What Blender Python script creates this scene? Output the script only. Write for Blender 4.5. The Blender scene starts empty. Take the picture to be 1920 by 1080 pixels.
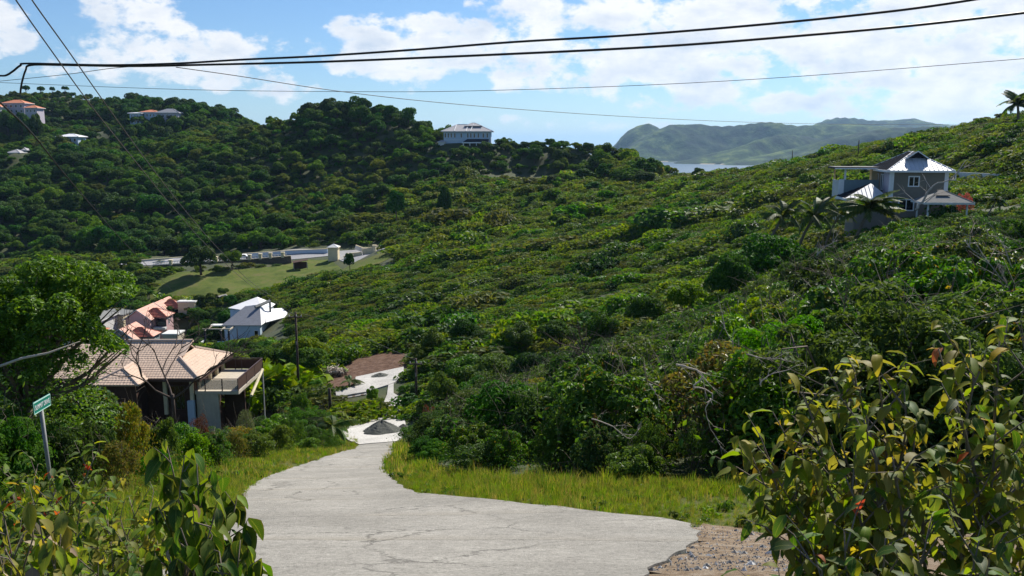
import bpy, bmesh, math, random
import numpy as np
from mathutils import Vector, Matrix, geometry
random.seed(7)
rng = np.random.default_rng(11)
S = bpy.context.scene
COL = S.collection
R = math.radians

# ---------------------------------------------------------------- camera
SEA = -90.0
F = 1600.0                      # focal length in pixels of a 1920 wide frame
PITCH = R(9.5)
cam = bpy.data.cameras.new('camera'); cam.lens = 36.0 * F / 1920; cam.sensor_width = 36
cam.clip_start = 0.1; cam.clip_end = 60000
co = bpy.data.objects.new('camera', cam); COL.objects.link(co)
co.location = (0, 0, 0); co.rotation_euler = (R(90) - PITCH, 0, 0)
S.camera = co
# ---------------------------------------------------------------- sun, sky, exposure
SUN_EL, SUN_AZ = R(43), R(31)          # azimuth measured from the view direction towards the right
sd = Vector((math.sin(SUN_AZ) * math.cos(SUN_EL), math.cos(SUN_AZ) * math.cos(SUN_EL), math.sin(SUN_EL)))
sl = bpy.data.lights.new('sun', 'SUN'); sl.energy = 5.0; sl.angle = R(0.5); sl.color = (1.0, 0.94, 0.84)
so = bpy.data.objects.new('sun', sl); COL.objects.link(so)
so.rotation_euler = sd.to_track_quat('Z', 'Y').to_euler(); so.location = (0, 0, 120)
S.view_settings.view_transform = 'Standard'; S.view_settings.look = 'None'
S.view_settings.gamma = 1; S.view_settings.use_curve_mapping = False
S.view_settings.exposure = 0.62
S.cycles.use_denoising = True
S.cycles.max_bounces = 7; S.cycles.transparent_max_bounces = 8
S.cycles.diffuse_bounces = 3; S.cycles.glossy_bounces = 2; S.cycles.transmission_bounces = 3
S.cycles.volume_bounces = 0
S.cycles.sample_clamp_indirect = 6

def cdir(px, py):
    dx = (px - 960) / F; dy = (540 - py) / F
    cp, sp = math.cos(PITCH), math.sin(PITCH)
    return np.array([dx, cp + dy * sp, -sp + dy * cp])
def P(px, py, Y, h=0.0):
    d = cdir(px, py); t = Y / d[1]; p = d * t; p[2] -= h
    return p
def proj(x, y, z):
    cp, sp = math.cos(PITCH), math.sin(PITCH)
    dep = y * cp - z * sp; up = y * sp + z * cp
    dep = np.where(np.abs(dep) < .01, .01, dep)
    return 960 + F * x / dep, 540 - F * up / dep

W = bpy.data.worlds.new('World'); S.world = W; W.use_nodes = True
nt = W.node_tree; nt.nodes.clear()
N = nt.nodes; L = nt.links
def nd(tree, typ, **kw):
    n = tree.nodes.new(typ)
    for k, v in kw.items(): setattr(n, k, v)
    return n
def mth(tree, op, a, b=None, c=None, clamp=False):
    n = tree.nodes.new('ShaderNodeMath'); n.operation = op; n.use_clamp = clamp
    for i, v in enumerate((a, b, c)):
        if v is None: continue
        if isinstance(v, (int, float)): n.inputs[i].default_value = v
        else: tree.links.new(v, n.inputs[i])
    return n.outputs[0]
def make_sky():
    t = nt
    sky = nd(t, 'ShaderNodeTexSky', sky_type='NISHITA'); sky.sun_disc = False
    sky.sun_elevation = SUN_EL; sky.sun_rotation = SUN_AZ
    sky.altitude = 90; sky.air_density = 1.0; sky.dust_density = 0.15; sky.ozone_density = 3.0
    tc = nd(t, 'ShaderNodeTexCoord'); D = tc.outputs['Generated']
    sep = nd(t, 'ShaderNodeSeparateXYZ'); L.new(D, sep.inputs[0])
    # warp the direction a little so that cloud outlines billow
    def noise(scale, detail, rough, vec, sz=1.0):
        mp = nd(t, 'ShaderNodeMapping'); mp.inputs['Scale'].default_value = (1, 1, sz); L.new(vec, mp.inputs[0])
        n = nd(t, 'ShaderNodeTexNoise'); n.inputs['Scale'].default_value = scale; n.inputs['Detail'].default_value = detail
        n.inputs['Roughness'].default_value = rough; L.new(mp.outputs[0], n.inputs['Vector']); return n
    n1 = noise(22, 9, .60, D, 1.7); n2 = noise(7, 4, .5, D, 2.2)
    warp = nd(t, 'ShaderNodeVectorMath', operation='MULTIPLY_ADD')
    L.new(n2.outputs['Color'], warp.inputs[0]); warp.inputs[1].default_value = (.10, .10, .05); L.new(D, warp.inputs[2])
    off = nd(t, 'ShaderNodeVectorMath', operation='SUBTRACT'); L.new(warp.outputs[0], off.inputs[0]); off.inputs[1].default_value = (.05, .05, .025)
    nrm = nd(t, 'ShaderNodeVectorMath', operation='NORMALIZE'); L.new(off.outputs[0], nrm.inputs[0])
    V = nrm.outputs[0]
    blobs = [ # px, py, half width, half height, weight : the cumulus banks seen in this direction
        (330, 105, 175, 62, 1.0), (240, 18, 90, 34, .95), (15, 35, 50, 45, .9), (100, 118, 90, 22, .5),
        (700, 95, 135, 62, 1.0), (840, 75, 120, 55, .95), (1000, 120, 150, 60, 1.0), (1180, 110, 170, 75, 1.0),
        (1080, 20, 200, 50, 1.0), (1350, 60, 260, 110, 1.0), (1300, 165, 170, 40, .85), (1600, 80, 260, 95, 1.0),
        (1800, 130, 200, 95, 1.0), (1480, 195, 90, 26, .75), (1700, 190, 140, 40, .8), (960, 240, 120, 18, .45),
        (1200, 235, 110, 22, .6), (560, 160, 80, 26, .7), (1850, 30, 160, 70, 1.0), (760, 150, 90, 25, .8),
        (-180, 60, 120, 60, 1), (2150, 60, 260, 130, 1), (-450, 150, 160, 60, .9)]
    acc = None
    for (bx, by, rx, ry, wgt) in blobs:
        d = Vector(cdir(bx, by)).normalized()
        rt = Vector((0, 0, 1)).cross(d).normalized() * -1; up = rt.cross(d).normalized()
        a = nd(t, 'ShaderNodeVectorMath', operation='DOT_PRODUCT'); L.new(V, a.inputs[0]); a.inputs[1].default_value = rt * (F / rx)
        b = nd(t, 'ShaderNodeVectorMath', operation='DOT_PRODUCT'); L.new(V, b.inputs[0]); b.inputs[1].default_value = up * (F / ry)
        c = nd(t, 'ShaderNodeVectorMath', operation='DOT_PRODUCT'); L.new(V, c.inputs[0]); c.inputs[1].default_value = d
        s = mth(t, 'ADD', mth(t, 'POWER', a.outputs['Value'], 2.0), mth(t, 'POWER', b.outputs['Value'], 2.0))
        v = mth(t, 'MULTIPLY', mth(t, 'SUBTRACT', 1.0, s), wgt)
        v = mth(t, 'MULTIPLY', mth(t, 'MAXIMUM', v, -.6), mth(t, 'GREATER_THAN', c.outputs['Value'], 0.3))
        v = mth(t, 'ADD', v, mth(t, 'MULTIPLY', mth(t, 'LESS_THAN', c.outputs['Value'], 0.3), -.6))
        acc = v if acc is None else mth(t, 'SMOOTH_MAX', acc, v, .25)
    # outside the frame broken cumulus goes on at random
    far = mth(t, 'GREATER_THAN', sep.outputs['Y'], .3)
    gen = mth(t, 'MULTIPLY_ADD', n2.outputs['Fac'], 5.0, -2.9)
    # above the frame / aside: general coverage
    aside = mth(t, 'MAXIMUM', mth(t, 'MULTIPLY_ADD', sep.outputs['Z'], 9.0, -2.2, clamp=True), mth(t, 'SUBTRACT', 1.0, far))
    acc = mth(t, 'ADD', mth(t, 'MULTIPLY', acc, mth(t, 'SUBTRACT', 1.0, aside)), mth(t, 'MULTIPLY', gen, aside))
    f = mth(t, 'ADD', acc, mth(t, 'MULTIPLY_ADD', n1.outputs['Fac'], 3.6, -1.95))
    mr = nd(t, 'ShaderNodeMapRange'); mr.interpolation_type = 'SMOOTHSTEP'
    L.new(f, mr.inputs[0]); mr.inputs[1].default_value = .0; mr.inputs[2].default_value = .62
    mr.inputs[4].default_value = .97
    # cloud body: bright with greyer bellies
    n3 = noise(13, 6, .55, D, 3.0)
    belly = nd(t, 'ShaderNodeMapRange'); L.new(mth(t, 'ADD', mth(t, 'MULTIPLY', f, .25), n3.outputs['Fac']), belly.inputs[0])
    belly.inputs[1].default_value = .55; belly.inputs[2].default_value = 1.05
    cr = nd(t, 'ShaderNodeMix', data_type='RGBA'); L.new(belly.outputs[0], cr.inputs[0])
    cr.inputs[6].default_value = (CLOUD * 1.0, CLOUD * 1.0, CLOUD * 1.0, 1); cr.inputs[7].default_value = (CLOUD * .55, CLOUD * .65, CLOUD * .80, 1)
    mx = nd(t, 'ShaderNodeMix', data_type='RGBA'); L.new(mr.outputs[0], mx.inputs[0])
    tn = nd(t, 'ShaderNodeVectorMath', operation='MULTIPLY'); L.new(sky.outputs[0], tn.inputs[0]); tn.inputs[1].default_value = (.74, .92, 1.13)
    L.new(tn.outputs[0], mx.inputs[6]); L.new(cr.outputs[2], mx.inputs[7])
    bg = nd(t, 'ShaderNodeBackground'); bg.inputs[1].default_value = SKYS; L.new(mx.outputs[2], bg.inputs[0])
    out = nd(t, 'ShaderNodeOutputWorld'); L.new(bg.outputs[0], out.inputs[0])
SKYS = 0.066; CLOUD = 10.4
make_sky()

# ---------------------------------------------------------------- helpers
def tag(o, label=None, cat=None, group=None, kind=None):
    if label: o['label'] = label
    if cat: o['category'] = cat
    if group: o['group'] = group
    if kind: o['kind'] = kind
    return o
def link(o, parent=None):
    COL.objects.link(o)
    if parent is not None: o.parent = parent
    return o
def empty(name, loc=(0, 0, 0), rz=0.0):
    o = bpy.data.objects.new(name, None); o.empty_display_size = .3
    o.location = loc; o.rotation_euler = (0, 0, rz); return link(o)
def mesh_np(name, V, Fc, mats, smooth=False, midx=None, tri=False):
    """V (n,3), Fc (m,k) all polygons of k corners"""
    V = np.asarray(V, dtype=np.float32); Fc = np.asarray(Fc, dtype=np.int32); k = Fc.shape[1]
    me = bpy.data.meshes.new(name)
    me.vertices.add(len(V)); me.vertices.foreach_set('co', V.ravel())
    me.loops.add(Fc.size); me.loops.foreach_set('vertex_index', Fc.ravel())
    me.polygons.add(len(Fc)); me.polygons.foreach_set('loop_start', np.arange(0, Fc.size, k, dtype=np.int32))
    try: me.polygons.foreach_set('loop_total', np.full(len(Fc), k, dtype=np.int32))
    except Exception: pass
    for m in (mats if isinstance(mats, (list, tuple)) else [mats]): me.materials.append(m)
    if midx is not None: me.polygons.foreach_set('material_index', np.asarray(midx, dtype=np.int32))
    me.polygons.foreach_set('use_smooth', np.full(len(Fc), bool(smooth)))
    me.update(calc_edges=True); me.validate()
    return me
def obj(name, me, parent=None, loc=None):
    o = bpy.data.objects.new(name, me)
    if loc is not None: o.location = loc
    return link(o, parent)
class MB:
    """collects polygons, builds ONE mesh object"""
    def __init__(s): s.v = []; s.f = []; s.m = []
    def poly(s, pts, m=0):
        b = len(s.v); s.v += [tuple(p) for p in pts]; s.f.append(list(range(b, b + len(pts)))); s.m.append(m); return s
    def box(s, x0, x1, y0, y1, z0, z1, m=0):
        b = len(s.v)
        s.v += [(x, y, z) for z in (z0, z1) for (x, y) in ((x0, y0), (x1, y0), (x1, y1), (x0, y1))]
        for q in ((3, 2, 1, 0), (4, 5, 6, 7), (0, 1, 5, 4), (1, 2, 6, 5), (2, 3, 7, 6), (3, 0, 4, 7)):
            s.f.append([b + i for i in q]); s.m.append(m)
        return s
    def slab(s, pts, th, m=0):
        """thin plate: polygon pts thickened along -normal"""
        ps = [Vector(p) for p in pts]; n = (ps[1] - ps[0]).cross(ps[2] - ps[0]).normalized()
        lo = [p - n * th for p in ps]; k = len(ps)
        s.poly(ps, m); s.poly(lo[::-1], m)
        for i in range(k):
            j = (i + 1) % k; s.poly([ps[j], ps[i], lo[i], lo[j]], m)
        return s
    def tube(s, pts, rad, n=6, m=0, cap=True):
        pts = [Vector(p) for p in pts]
        rads = rad if isinstance(rad, (list, tuple)) else [rad] * len(pts)
        prev = None; b0 = len(s.v)
        for i, p in enumerate(pts):
            t = (pts[min(i + 1, len(pts) - 1)] - pts[max(i - 1, 0)]).normalized()
            a = Vector((0, 0, 1)) if abs(t.z) < .9 else Vector((1, 0, 0))
            if prev is None: u = t.cross(a).normalized()
            else:
                u = prev - t * prev.dot(t)
                u = u.normalized() if u.length > 1e-5 else t.cross(a).normalized()
            prev = u; w = t.cross(u)
            for k in range(n):
                an = 2 * math.pi * k / n; s.v.append(tuple(p + (u * math.cos(an) + w * math.sin(an)) * rads[i]))
        for i in range(len(pts) - 1):
            for k in range(n):
                a = b0 + i * n + k; b = b0 + i * n + (k + 1) % n
                s.f.append([a, b, b + n, a + n]); s.m.append(m)
        if cap:
            s.f.append([b0 + k for k in range(n)][::-1]); s.m.append(m)
            e = b0 + (len(pts) - 1) * n; s.f.append([e + k for k in range(n)]); s.m.append(m)
        return s
    def mesh(s, name, mats, smooth=False):
        me = bpy.data.meshes.new(name); me.from_pydata(s.v, [], s.f)
        for m in (mats if isinstance(mats, (list, tuple)) else [mats]): me.materials.append(m)
        me.polygons.foreach_set('material_index', s.m)
        me.polygons.foreach_set('use_smooth', [smooth] * len(s.f)); me.update(); return me
    def build(s, name, mats, parent=None, smooth=False, loc=None):
        return obj(name, s.mesh(name, mats, smooth), parent, loc)

# ---------------------------------------------------------------- materials
def mat(name):
    m = bpy.data.materials.new(name); m.use_nodes = True
    t = m.node_tree; b = t.nodes['Principled BSDF']; return m, t, b
def ramp(t, fac, cols, interp='LINEAR'):
    r = t.nodes.new('ShaderNodeValToRGB'); r.color_ramp.interpolation = interp
    e = r.color_ramp.elements
    while len(e) < len(cols): e.new(.5)
    for i, (p, c) in enumerate(cols): e[i].position = p; e[i].color = (*c, 1)
    if fac is not None: t.links.new(fac, r.inputs[0])
    return r.outputs[0]
def tex(t, kind='Noise', scale=5, detail=4, rough=.55, vec=None, **kw):
    n = t.nodes.new('ShaderNodeTex' + kind); n.inputs['Scale'].default_value = scale
    if kind == 'Noise': n.inputs['Detail'].default_value = detail; n.inputs['Roughness'].default_value = rough
    for k, v in kw.items(): setattr(n, k, v)
    if vec is not None: t.links.new(vec, n.inputs['Vector'])
    return n
def objco(t, scale=(1, 1, 1)):
    c = t.nodes.new('ShaderNodeTexCoord'); mp = t.nodes.new('ShaderNodeMapping'); mp.inputs['Scale'].default_value = scale
    t.links.new(c.outputs['Object'], mp.inputs[0]); return mp.outputs[0]
def bump(t, b, h, strength=.3, dist=.02):
    n = t.nodes.new('ShaderNodeBump'); n.inputs['Strength'].default_value = strength; n.inputs['Distance'].default_value = dist
    t.links.new(h, n.inputs['Height']); t.links.new(n.outputs[0], b.inputs['Normal'])
def plain(name, col, rough=.8, var=.12, scale=3.0, metal=0.0, spec=.3, dirt=None, bmp=.15, bscale=40):
    """painted or plastered surface with uneven tone and faint relief"""
    m, t, b = mat(name); co_ = objco(t)
    n = tex(t, scale=scale, detail=6, rough=.65, vec=co_)
    lo = tuple(c * (1 - var) for c in col); hi = tuple(min(1, c * (1 + var)) for c in col)
    c = ramp(t, n.outputs['Fac'], [(.3, lo), (.7, hi)])
    if dirt:
        mp = objco(t, (1, 1, .15)); n2 = tex(t, scale=scale * 1.7, detail=5, vec=mp)
        mx = t.nodes.new('ShaderNodeMix'); mx.data_type = 'RGBA'
        t.links.new(mth(t, 'MULTIPLY_ADD', n2.outputs['Fac'], 3.0, -1.6, clamp=True), mx.inputs[0])
        t.links.new(c, mx.inputs[6]); mx.inputs[7].default_value = (*dirt, 1); c = mx.outputs[2]
    t.links.new(c, b.inputs['Base Color']); b.inputs['Roughness'].default_value = rough; b.inputs['Metallic'].default_value = metal
    b.inputs['Specular IOR Level'].default_value = spec
    if bmp:
        n3 = tex(t, scale=bscale, detail=3, vec=co_); bump(t, b, n3.outputs['Fac'], bmp, .01)
    return m
def leafmat(name, cols, trans=.40, rough=.66, spec=.14, tint=(1.5, 1.35, .45), big=0.0, bscale=.25, veins=False):
    """leaves: every leaf (mesh island) and every plant gets its own tone; light comes through"""
    m, t, b = mat(name)
    g = t.nodes.new('ShaderNodeNewGeometry'); oi = t.nodes.new('ShaderNodeObjectInfo')
    src = g.outputs['Random Per Island']
    if veins: src = oi.outputs['Random']
    k = len(cols); c = ramp(t, src, [(i / max(1, k - 1), cc) for i, cc in enumerate(cols)])
    hsv = t.nodes.new('ShaderNodeHueSaturation'); t.links.new(c, hsv.inputs['Color'])
    r2 = mth(t, 'FRACT', mth(t, 'MULTIPLY', oi.outputs['Random'], 7.31))
    t.links.new(mth(t, 'MULTIPLY_ADD', oi.outputs['Random'], .045, .478), hsv.inputs['Hue'])
    t.links.new(mth(t, 'MULTIPLY_ADD', r2, .25, .85), hsv.inputs['Saturation'])
    val = mth(t, 'MULTIPLY_ADD', r2, .55, .72)
    if big:
        n = tex(t, scale=bscale, detail=2, vec=g.outputs['Position'])
        val = mth(t, 'MULTIPLY', val, mth(t, 'MULTIPLY_ADD', n.outputs['Fac'], big * 2, 1 - big))
    t.links.new(val, hsv.inputs['Value'])
    colr = hsv.outputs[0]
    if veins:
        uv = t.nodes.new('ShaderNodeUVMap'); uv.uv_map = 'UVMap'
        s = t.nodes.new('ShaderNodeSeparateXYZ'); t.links.new(uv.outputs[0], s.inputs[0])
        ax = mth(t, 'ABSOLUTE', s.outputs['X'])
        mid = mth(t, 'LESS_THAN', ax, .045)
        w = mth(t, 'FRACT', mth(t, 'MULTIPLY', mth(t, 'SUBTRACT', s.outputs['Y'], mth(t, 'MULTIPLY', ax, .35)), 9.0))
        side = mth(t, 'LESS_THAN', mth(t, 'ABSOLUTE', mth(t, 'SUBTRACT', w, .5)), .05)
        vein = mth(t, 'MAXIMUM', mid, mth(t, 'MULTIPLY', side, .5))
        nb = tex(t, scale=3.0, detail=4, vec=objco(t, (12, 12, 12)))
        blot = mth(t, 'MULTIPLY_ADD', nb.outputs['Fac'], 4.0, -2.3, clamp=True)
        edge = mth(t, 'MULTIPLY_ADD', mth(t, 'ADD', mth(t, 'MULTIPLY', ax, .75), mth(t, 'MULTIPLY', nb.outputs['Fac'], .5)), 5.0, -4.0, clamp=True)
        blot = mth(t, 'MAXIMUM', blot, mth(t, 'MULTIPLY', edge, .8))
        mx = t.nodes.new('ShaderNodeMix'); mx.data_type = 'RGBA'; t.links.new(mth(t, 'MULTIPLY', vein, .45), mx.inputs[0])
        t.links.new(colr, mx.inputs[6]); mx.inputs[7].default_value = (.33, .36, .10, 1)
        m2 = t.nodes.new('ShaderNodeMix'); m2.data_type = 'RGBA'; t.links.new(mth(t, 'MULTIPLY', blot, .5), m2.inputs[0])
        t.links.new(mx.outputs[2], m2.inputs[6]); m2.inputs[7].default_value = (.22, .15, .04, 1); colr = m2.outputs[2]
    t.links.new(colr, b.inputs['Base Color']); b.inputs['Roughness'].default_value = rough; b.inputs['Specular IOR Level'].default_value = spec
    tr = t.nodes.new('ShaderNodeBsdfTranslucent')
    vm = t.nodes.new('ShaderNodeVectorMath'); vm.operation = 'MULTIPLY'; t.links.new(colr, vm.inputs[0]); vm.inputs[1].default_value = tint
    t.links.new(vm.outputs[0], tr.inputs[0])
    mx = t.nodes.new('ShaderNodeMixShader'); mx.inputs[0].default_value = trans
    t.links.new(b.outputs[0], mx.inputs[1]); t.links.new(tr.outputs[0], mx.inputs[2])
    t.links.new(mx.outputs[0], t.nodes['Material Output'].inputs[0])
    return m
M = {}
M['leaf_dark'] = leafmat('leaf_dark', [(.018, .055, .010), (.036, .10, .014), (.060, .135, .018)], .34, big=.35, bscale=.06)
M['leaf_mid'] = leafmat('leaf_mid', [(.035, .095, .012), (.065, .150, .016), (.105, .195, .022)], .40, big=.3, bscale=.06)
M['leaf_olive'] = leafmat('leaf_olive', [(.060, .105, .014), (.11, .16, .022), (.16, .19, .030)], .38, big=.3, bscale=.06)
M['leaf_scrub'] = leafmat('leaf_scrub', [(.055, .125, .012), (.100, .200, .016), (.155, .235, .022), (.11, .125, .04)], .42, big=.45, bscale=.07)
M['leaf_scrub2'] = leafmat('leaf_scrub2', [(.065, .120, .016), (.12, .17, .026), (.16, .165, .060), (.05, .10, .016)], .38, big=.4, bscale=.07)
M['leaf_shrub'] = leafmat('leaf_shrub', [(.022, .072, .011), (.042, .115, .014), (.075, .165, .018), (.12, .20, .026)], .40, rough=.52, spec=.26, big=.25, bscale=.3)
M['leaf_lime'] = leafmat('leaf_lime', [(.080, .170, .012), (.12, .22, .016), (.17, .25, .02)], .42, rough=.4, big=.25, bscale=.3)
M['leaf_yellow'] = leafmat('leaf_yellow', [(.10, .15, .018), (.16, .19, .022), (.24, .20, .03), (.20, .12, .03)], .4, rough=.4, big=.2, bscale=.3)
M['leaf_feather'] = leafmat('leaf_feather', [(.050, .14, .014), (.075, .19, .018)], .42, big=.2, bscale=.3)
M['leaf_russet'] = leafmat('leaf_russet', [(.13, .035, .03), (.20, .06, .045), (.10, .05, .03)], .25)
M['leaf_grey'] = leafmat('leaf_grey', [(.12, .16, .10), (.17, .20, .13)], .3)
M['leaf_pink'] = leafmat('leaf_pink', [(.45, .06, .12), (.5, .1, .15), (.1, .15, .04)], .3)
M['palm'] = leafmat('palm_leaf', [(.035, .080, .012), (.07, .12, .018), (.13, .15, .03)], .36, rough=.55, spec=.22)
M['big_leaf'] = leafmat('big_leaf', [(.06, .14, .016), (.10, .19, .018), (.16, .24, .026), (.24, .26, .035)], .52, rough=.58, spec=.20, tint=(1.5, 1.3, .4), veins=True)
M['big_leaf_dark'] = leafmat('big_leaf_dark', [(.025, .070, .012), (.04, .10, .014), (.07, .135, .018)], .42, rough=.58, spec=.20, veins=True)
M['big_leaf_olive'] = leafmat('big_leaf_olive', [(.10, .15, .02), (.17, .20, .025), (.25, .24, .035), (.32, .23, .045)], .52, rough=.58, spec=.20, veins=True)
M['big_leaf_yellow'] = leafmat('big_leaf_yellow', [(.26, .21, .02), (.34, .20, .025)], .42, veins=True)
M['big_leaf_orange'] = leafmat('big_leaf_orange', [(.50, .10, .015), (.42, .06, .012)], .42, tint=(1.4, 1, .6), veins=True)
M['big_leaf_dry'] = leafmat('big_leaf_dry', [(.30, .22, .14), (.40, .32, .24)], .25, tint=(1, 1, .9), veins=True)
M['grass'] = leafmat('grass_blade', [(.065, .15, .014), (.10, .20, .018), (.15, .225, .026), (.25, .24, .07)], .42, big=.3, bscale=.5)
M['grass_dry'] = leafmat('grass_dry', [(.20, .20, .06), (.28, .24, .10), (.33, .27, .15)], .4, big=.3, bscale=.5)
M['bark'] = plain('bark', (.16, .13, .10), .9, .3, 6, bmp=.5)
M['bark_dark'] = plain('bark_dark', (.075, .055, .045), .9, .3, 6, bmp=.5)
M['bark_pale'] = plain('bark_pale', (.36, .32, .28), .85, .25, 6, bmp=.4)
M['driftwood'] = plain('driftwood', (.46, .40, .33), .85, .15, 6)
# ================================================================ terrain
ctrl = []
def C(px, py, Y, h=0.0): ctrl.append(P(px, py, Y, h))
def A(x, y, z): ctrl.append(np.array([x, y, z], float))
# under and behind the camera, the near road junction
for x in (-14, -6, 0, 6, 14): A(x, 0, -2.3 - .05 * (x < 0) * -x); A(x, -18, -1.6)
A(-14, 3.8, -2.9); A(-3, 3.8, -2.75); A(3, 3.8, -2.75); A(14, 3.6, -2.7)
for a in [(430,1080,7.5),(960,1080,7.5),(1500,1080,7.5),(500,1000,11.8),(960,1000,11.5),(1300,985,12.5),(1430,1000,12),
          (460,920,22),(600,940,18),(770,925,20),(1000,950,15.5),(1000,905,19.5),(1200,910,17.5),(1400,925,15.5),
          (575,880,32),(720,880,32),(640,850,50),(735,850,50),(672,830,60),(752,830,60),(700,800,68),(760,800,68),(640,812,65),
          (740,780,73),(738,740,78.5),(730,718,83),(667,709,86),(757,690,88),(620,738,80),(600,725,84),(648,682,93),(755,646,101),
          (200,900,23),(75,960,15),(-150,930,18),(330,870,32),(500,850,42)]: C(*a)
A(-22, 12, -7.5); A(-35, 30, -14); A(-22, 45, -19.5); A(-12, 62, -22.2)
# right bank: a shoulder that stays high
for p in [(12,20,-7.4),(20,20,-6.8),(35,18,-5.5),(8,30,-9.6),(20,32,-8.6),(38,34,-7),(4,40,-13.5),(18,45,-10.5),(35,50,-8.2),(55,50,-6),
          (4,58,-18),(15,65,-14.5),(30,72,-11.5),(48,75,-9.2),(3,75,-21.5),(16,88,-19),(28,92,-15.5),(44,95,-10.5),(50,107,-9.4),(62,112,-8.2),(75,95,-5),(60,80,-7.5)]: A(*p)
# spur that crosses the middle of the view
for a in [(560,650,100,1),(680,620,112,1.2),(800,600,118,1.2),(900,560,136,1.2),(1000,540,132,1.2),(1150,520,125,1.5),(1300,500,120,2),(1400,470,122,1.8),(1500,420,132,1.5),
          (760,520,170,1),(1000,470,175,1.2),(1200,420,175,1.2),(1350,380,180,1.2),(1500,340,180,1.2),(1650,300,170,1.3),(1800,270,160,1.5),
          (1000,410,235,1.2),(1120,380,240,1.2),(1250,347,250,1.6),(1340,328,250,1.6),(1430,310,240,1.8),(1520,291,230,1.8),(1600,272,222,1.8),(1700,246,205,1.8),(1800,226,190,2.2),(1910,203,175,2.5),
          (1850,300,145,2)]: C(*a)
A(125, 170, 12); A(150, 130, 10); A(120, 210, 4); A(100, 70, -2); A(90, 140, 1.5)
# valley on the left and the scrub flat
A(-22, 75, -26.5); A(-31, 72, -27); A(-33, 84, -27.5); A(-55, 70, -29); A(-60, 110, -36); A(-33, 110, -31); A(-90, 120, -42); A(-50, 140, -37)
for a in [(560,590,160,1),(600,520,200,1),(430,590,190,2),(460,640,168,.5),(700,470,225,1),(820,430,240,1),(650,430,290,2),(760,400,300,2),
          (850,338,345,0),(1000,338,335,0),(1120,335,325,1),(950,380,290,1.5),(700,355,335,3),(600,380,325,6)]: C(*a)
A(-92, 207, -50.5); A(-120, 200, -52); A(-70, 205, -48); A(-160, 190, -54); A(-130, 160, -50)
# lawn bank and retaining wall road
for a in [(300,560,232,0),(375,552,232,0),(430,548,230,0),(560,528,236,0),(640,508,240,0),(300,512,256,0),(375,505,256,0),(450,502,256,0),(560,487,262,0),(640,485,262,0),(725,470,268,0),
          (300,494,275,0),(450,484,275,0),(620,474,277,0),(715,468,278,0),(200,500,276,0),(60,510,276,0)]: C(*a)
# wooded hill on the left
for a in [(300,440,310,7),(100,440,315,7),(450,430,315,7),(560,420,312,7),(0,450,320,7),(650,345,360,7),(750,325,362,6),(880,300,366,4),(1000,298,360,5),(1100,305,345,5),
          (0,380,360,7),(200,370,365,7),(400,360,365,7),(550,340,370,7),(0,310,430,7),(200,300,425,7),(400,290,420,7),(560,270,410,7),(700,270,395,7),
          (830,268,385,0),(930,268,385,0),(1040,262,378,4),(980,266,380,4),(1085,262,362,3),(1140,274,345,3),(1195,300,310,3),(780,245,398,7),
          (430,247,470,5),(500,224,462,4),(600,208,450,4),(700,210,440,4),(755,216,425,4),(300,255,500,7),(200,262,520,7),(60,285,450,6),(0,270,520,6),
          (285,238,545,3),(420,217,580,2),(380,198,590,4),(300,196,600,4),(220,196,610,4),(120,176,640,2),(40,181,640,2),(-60,188,640,2),(20,211,556,0),(-40,214,556,0),(250,232,540,0),(305,233,538,0),(420,218,576,0),(125,270,492,0),(30,288,448,0),(180,230,590,7),(60,230,570,6)]: C(*a)
# behind the crests
for p in [(0,450,-22),(40,400,-32),(70,340,-28),(95,300,-24),(130,270,-14),(-40,480,-20),(-120,560,-10),(-200,700,0),(-330,760,10),(-60,600,-60),(60,520,-75),
          (120,400,-60),(180,300,-40),(180,200,-5),(60,700,-110),(-100,750,-90),(-300,900,-105),(0,900,-120),(200,700,-115),(250,500,-90),(-450,900,-100),(400,900,-125),(-500,650,10),(-420,500,-5),(-330,300,-48),(-260,200,-56),(-200,110,-48),(350,300,-60),(-90,40,-24),(60,20,-4),(90,0,-1),(-60,-10,-6)]: A(*p)
ctrl = np.array(ctrl)
def rbf_fit(pts):
    X = pts[:, :2] ; n = len(X)
    d = np.sqrt(((X[:, None] - X[None]) ** 2).sum(-1) + 2.0)
    K = d + np.eye(n) * -.25
    Q = np.c_[np.ones(n), X]
    Mx = np.block([[K, Q], [Q.T, np.zeros((3, 3))]])
    return np.linalg.solve(Mx, np.r_[pts[:, 2], 0, 0, 0])
RW = rbf_fit(ctrl)
def H(x, y):
    x = np.atleast_1d(np.asarray(x, float)); y = np.atleast_1d(np.asarray(y, float))
    sh = x.shape; x = x.ravel(); y = y.ravel(); z = np.empty_like(x)
    for i in range(0, len(x), 40000):
        xs, ys = x[i:i + 40000], y[i:i + 40000]
        d = np.sqrt((xs[:, None] - ctrl[None, :, 0]) ** 2 + (ys[:, None] - ctrl[None, :, 1]) ** 2 + 2.0)
        z[i:i + 40000] = d @ RW[:len(ctrl)] + RW[-3] + RW[-2] * xs + RW[-1] * ys
    a = np.clip((y - 130) / 200, 0, 1)
    z += a * (1.6 * np.sin(x * .061 + 1.3 * np.sin(y * .043)) * np.sin(y * .05 + x * .021) + .7 * np.sin(x * .17 + y * .06) * np.sin(y * .15))
    return z.reshape(sh)
def h1(x, y): return float(H([x], [y])[0])
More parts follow.
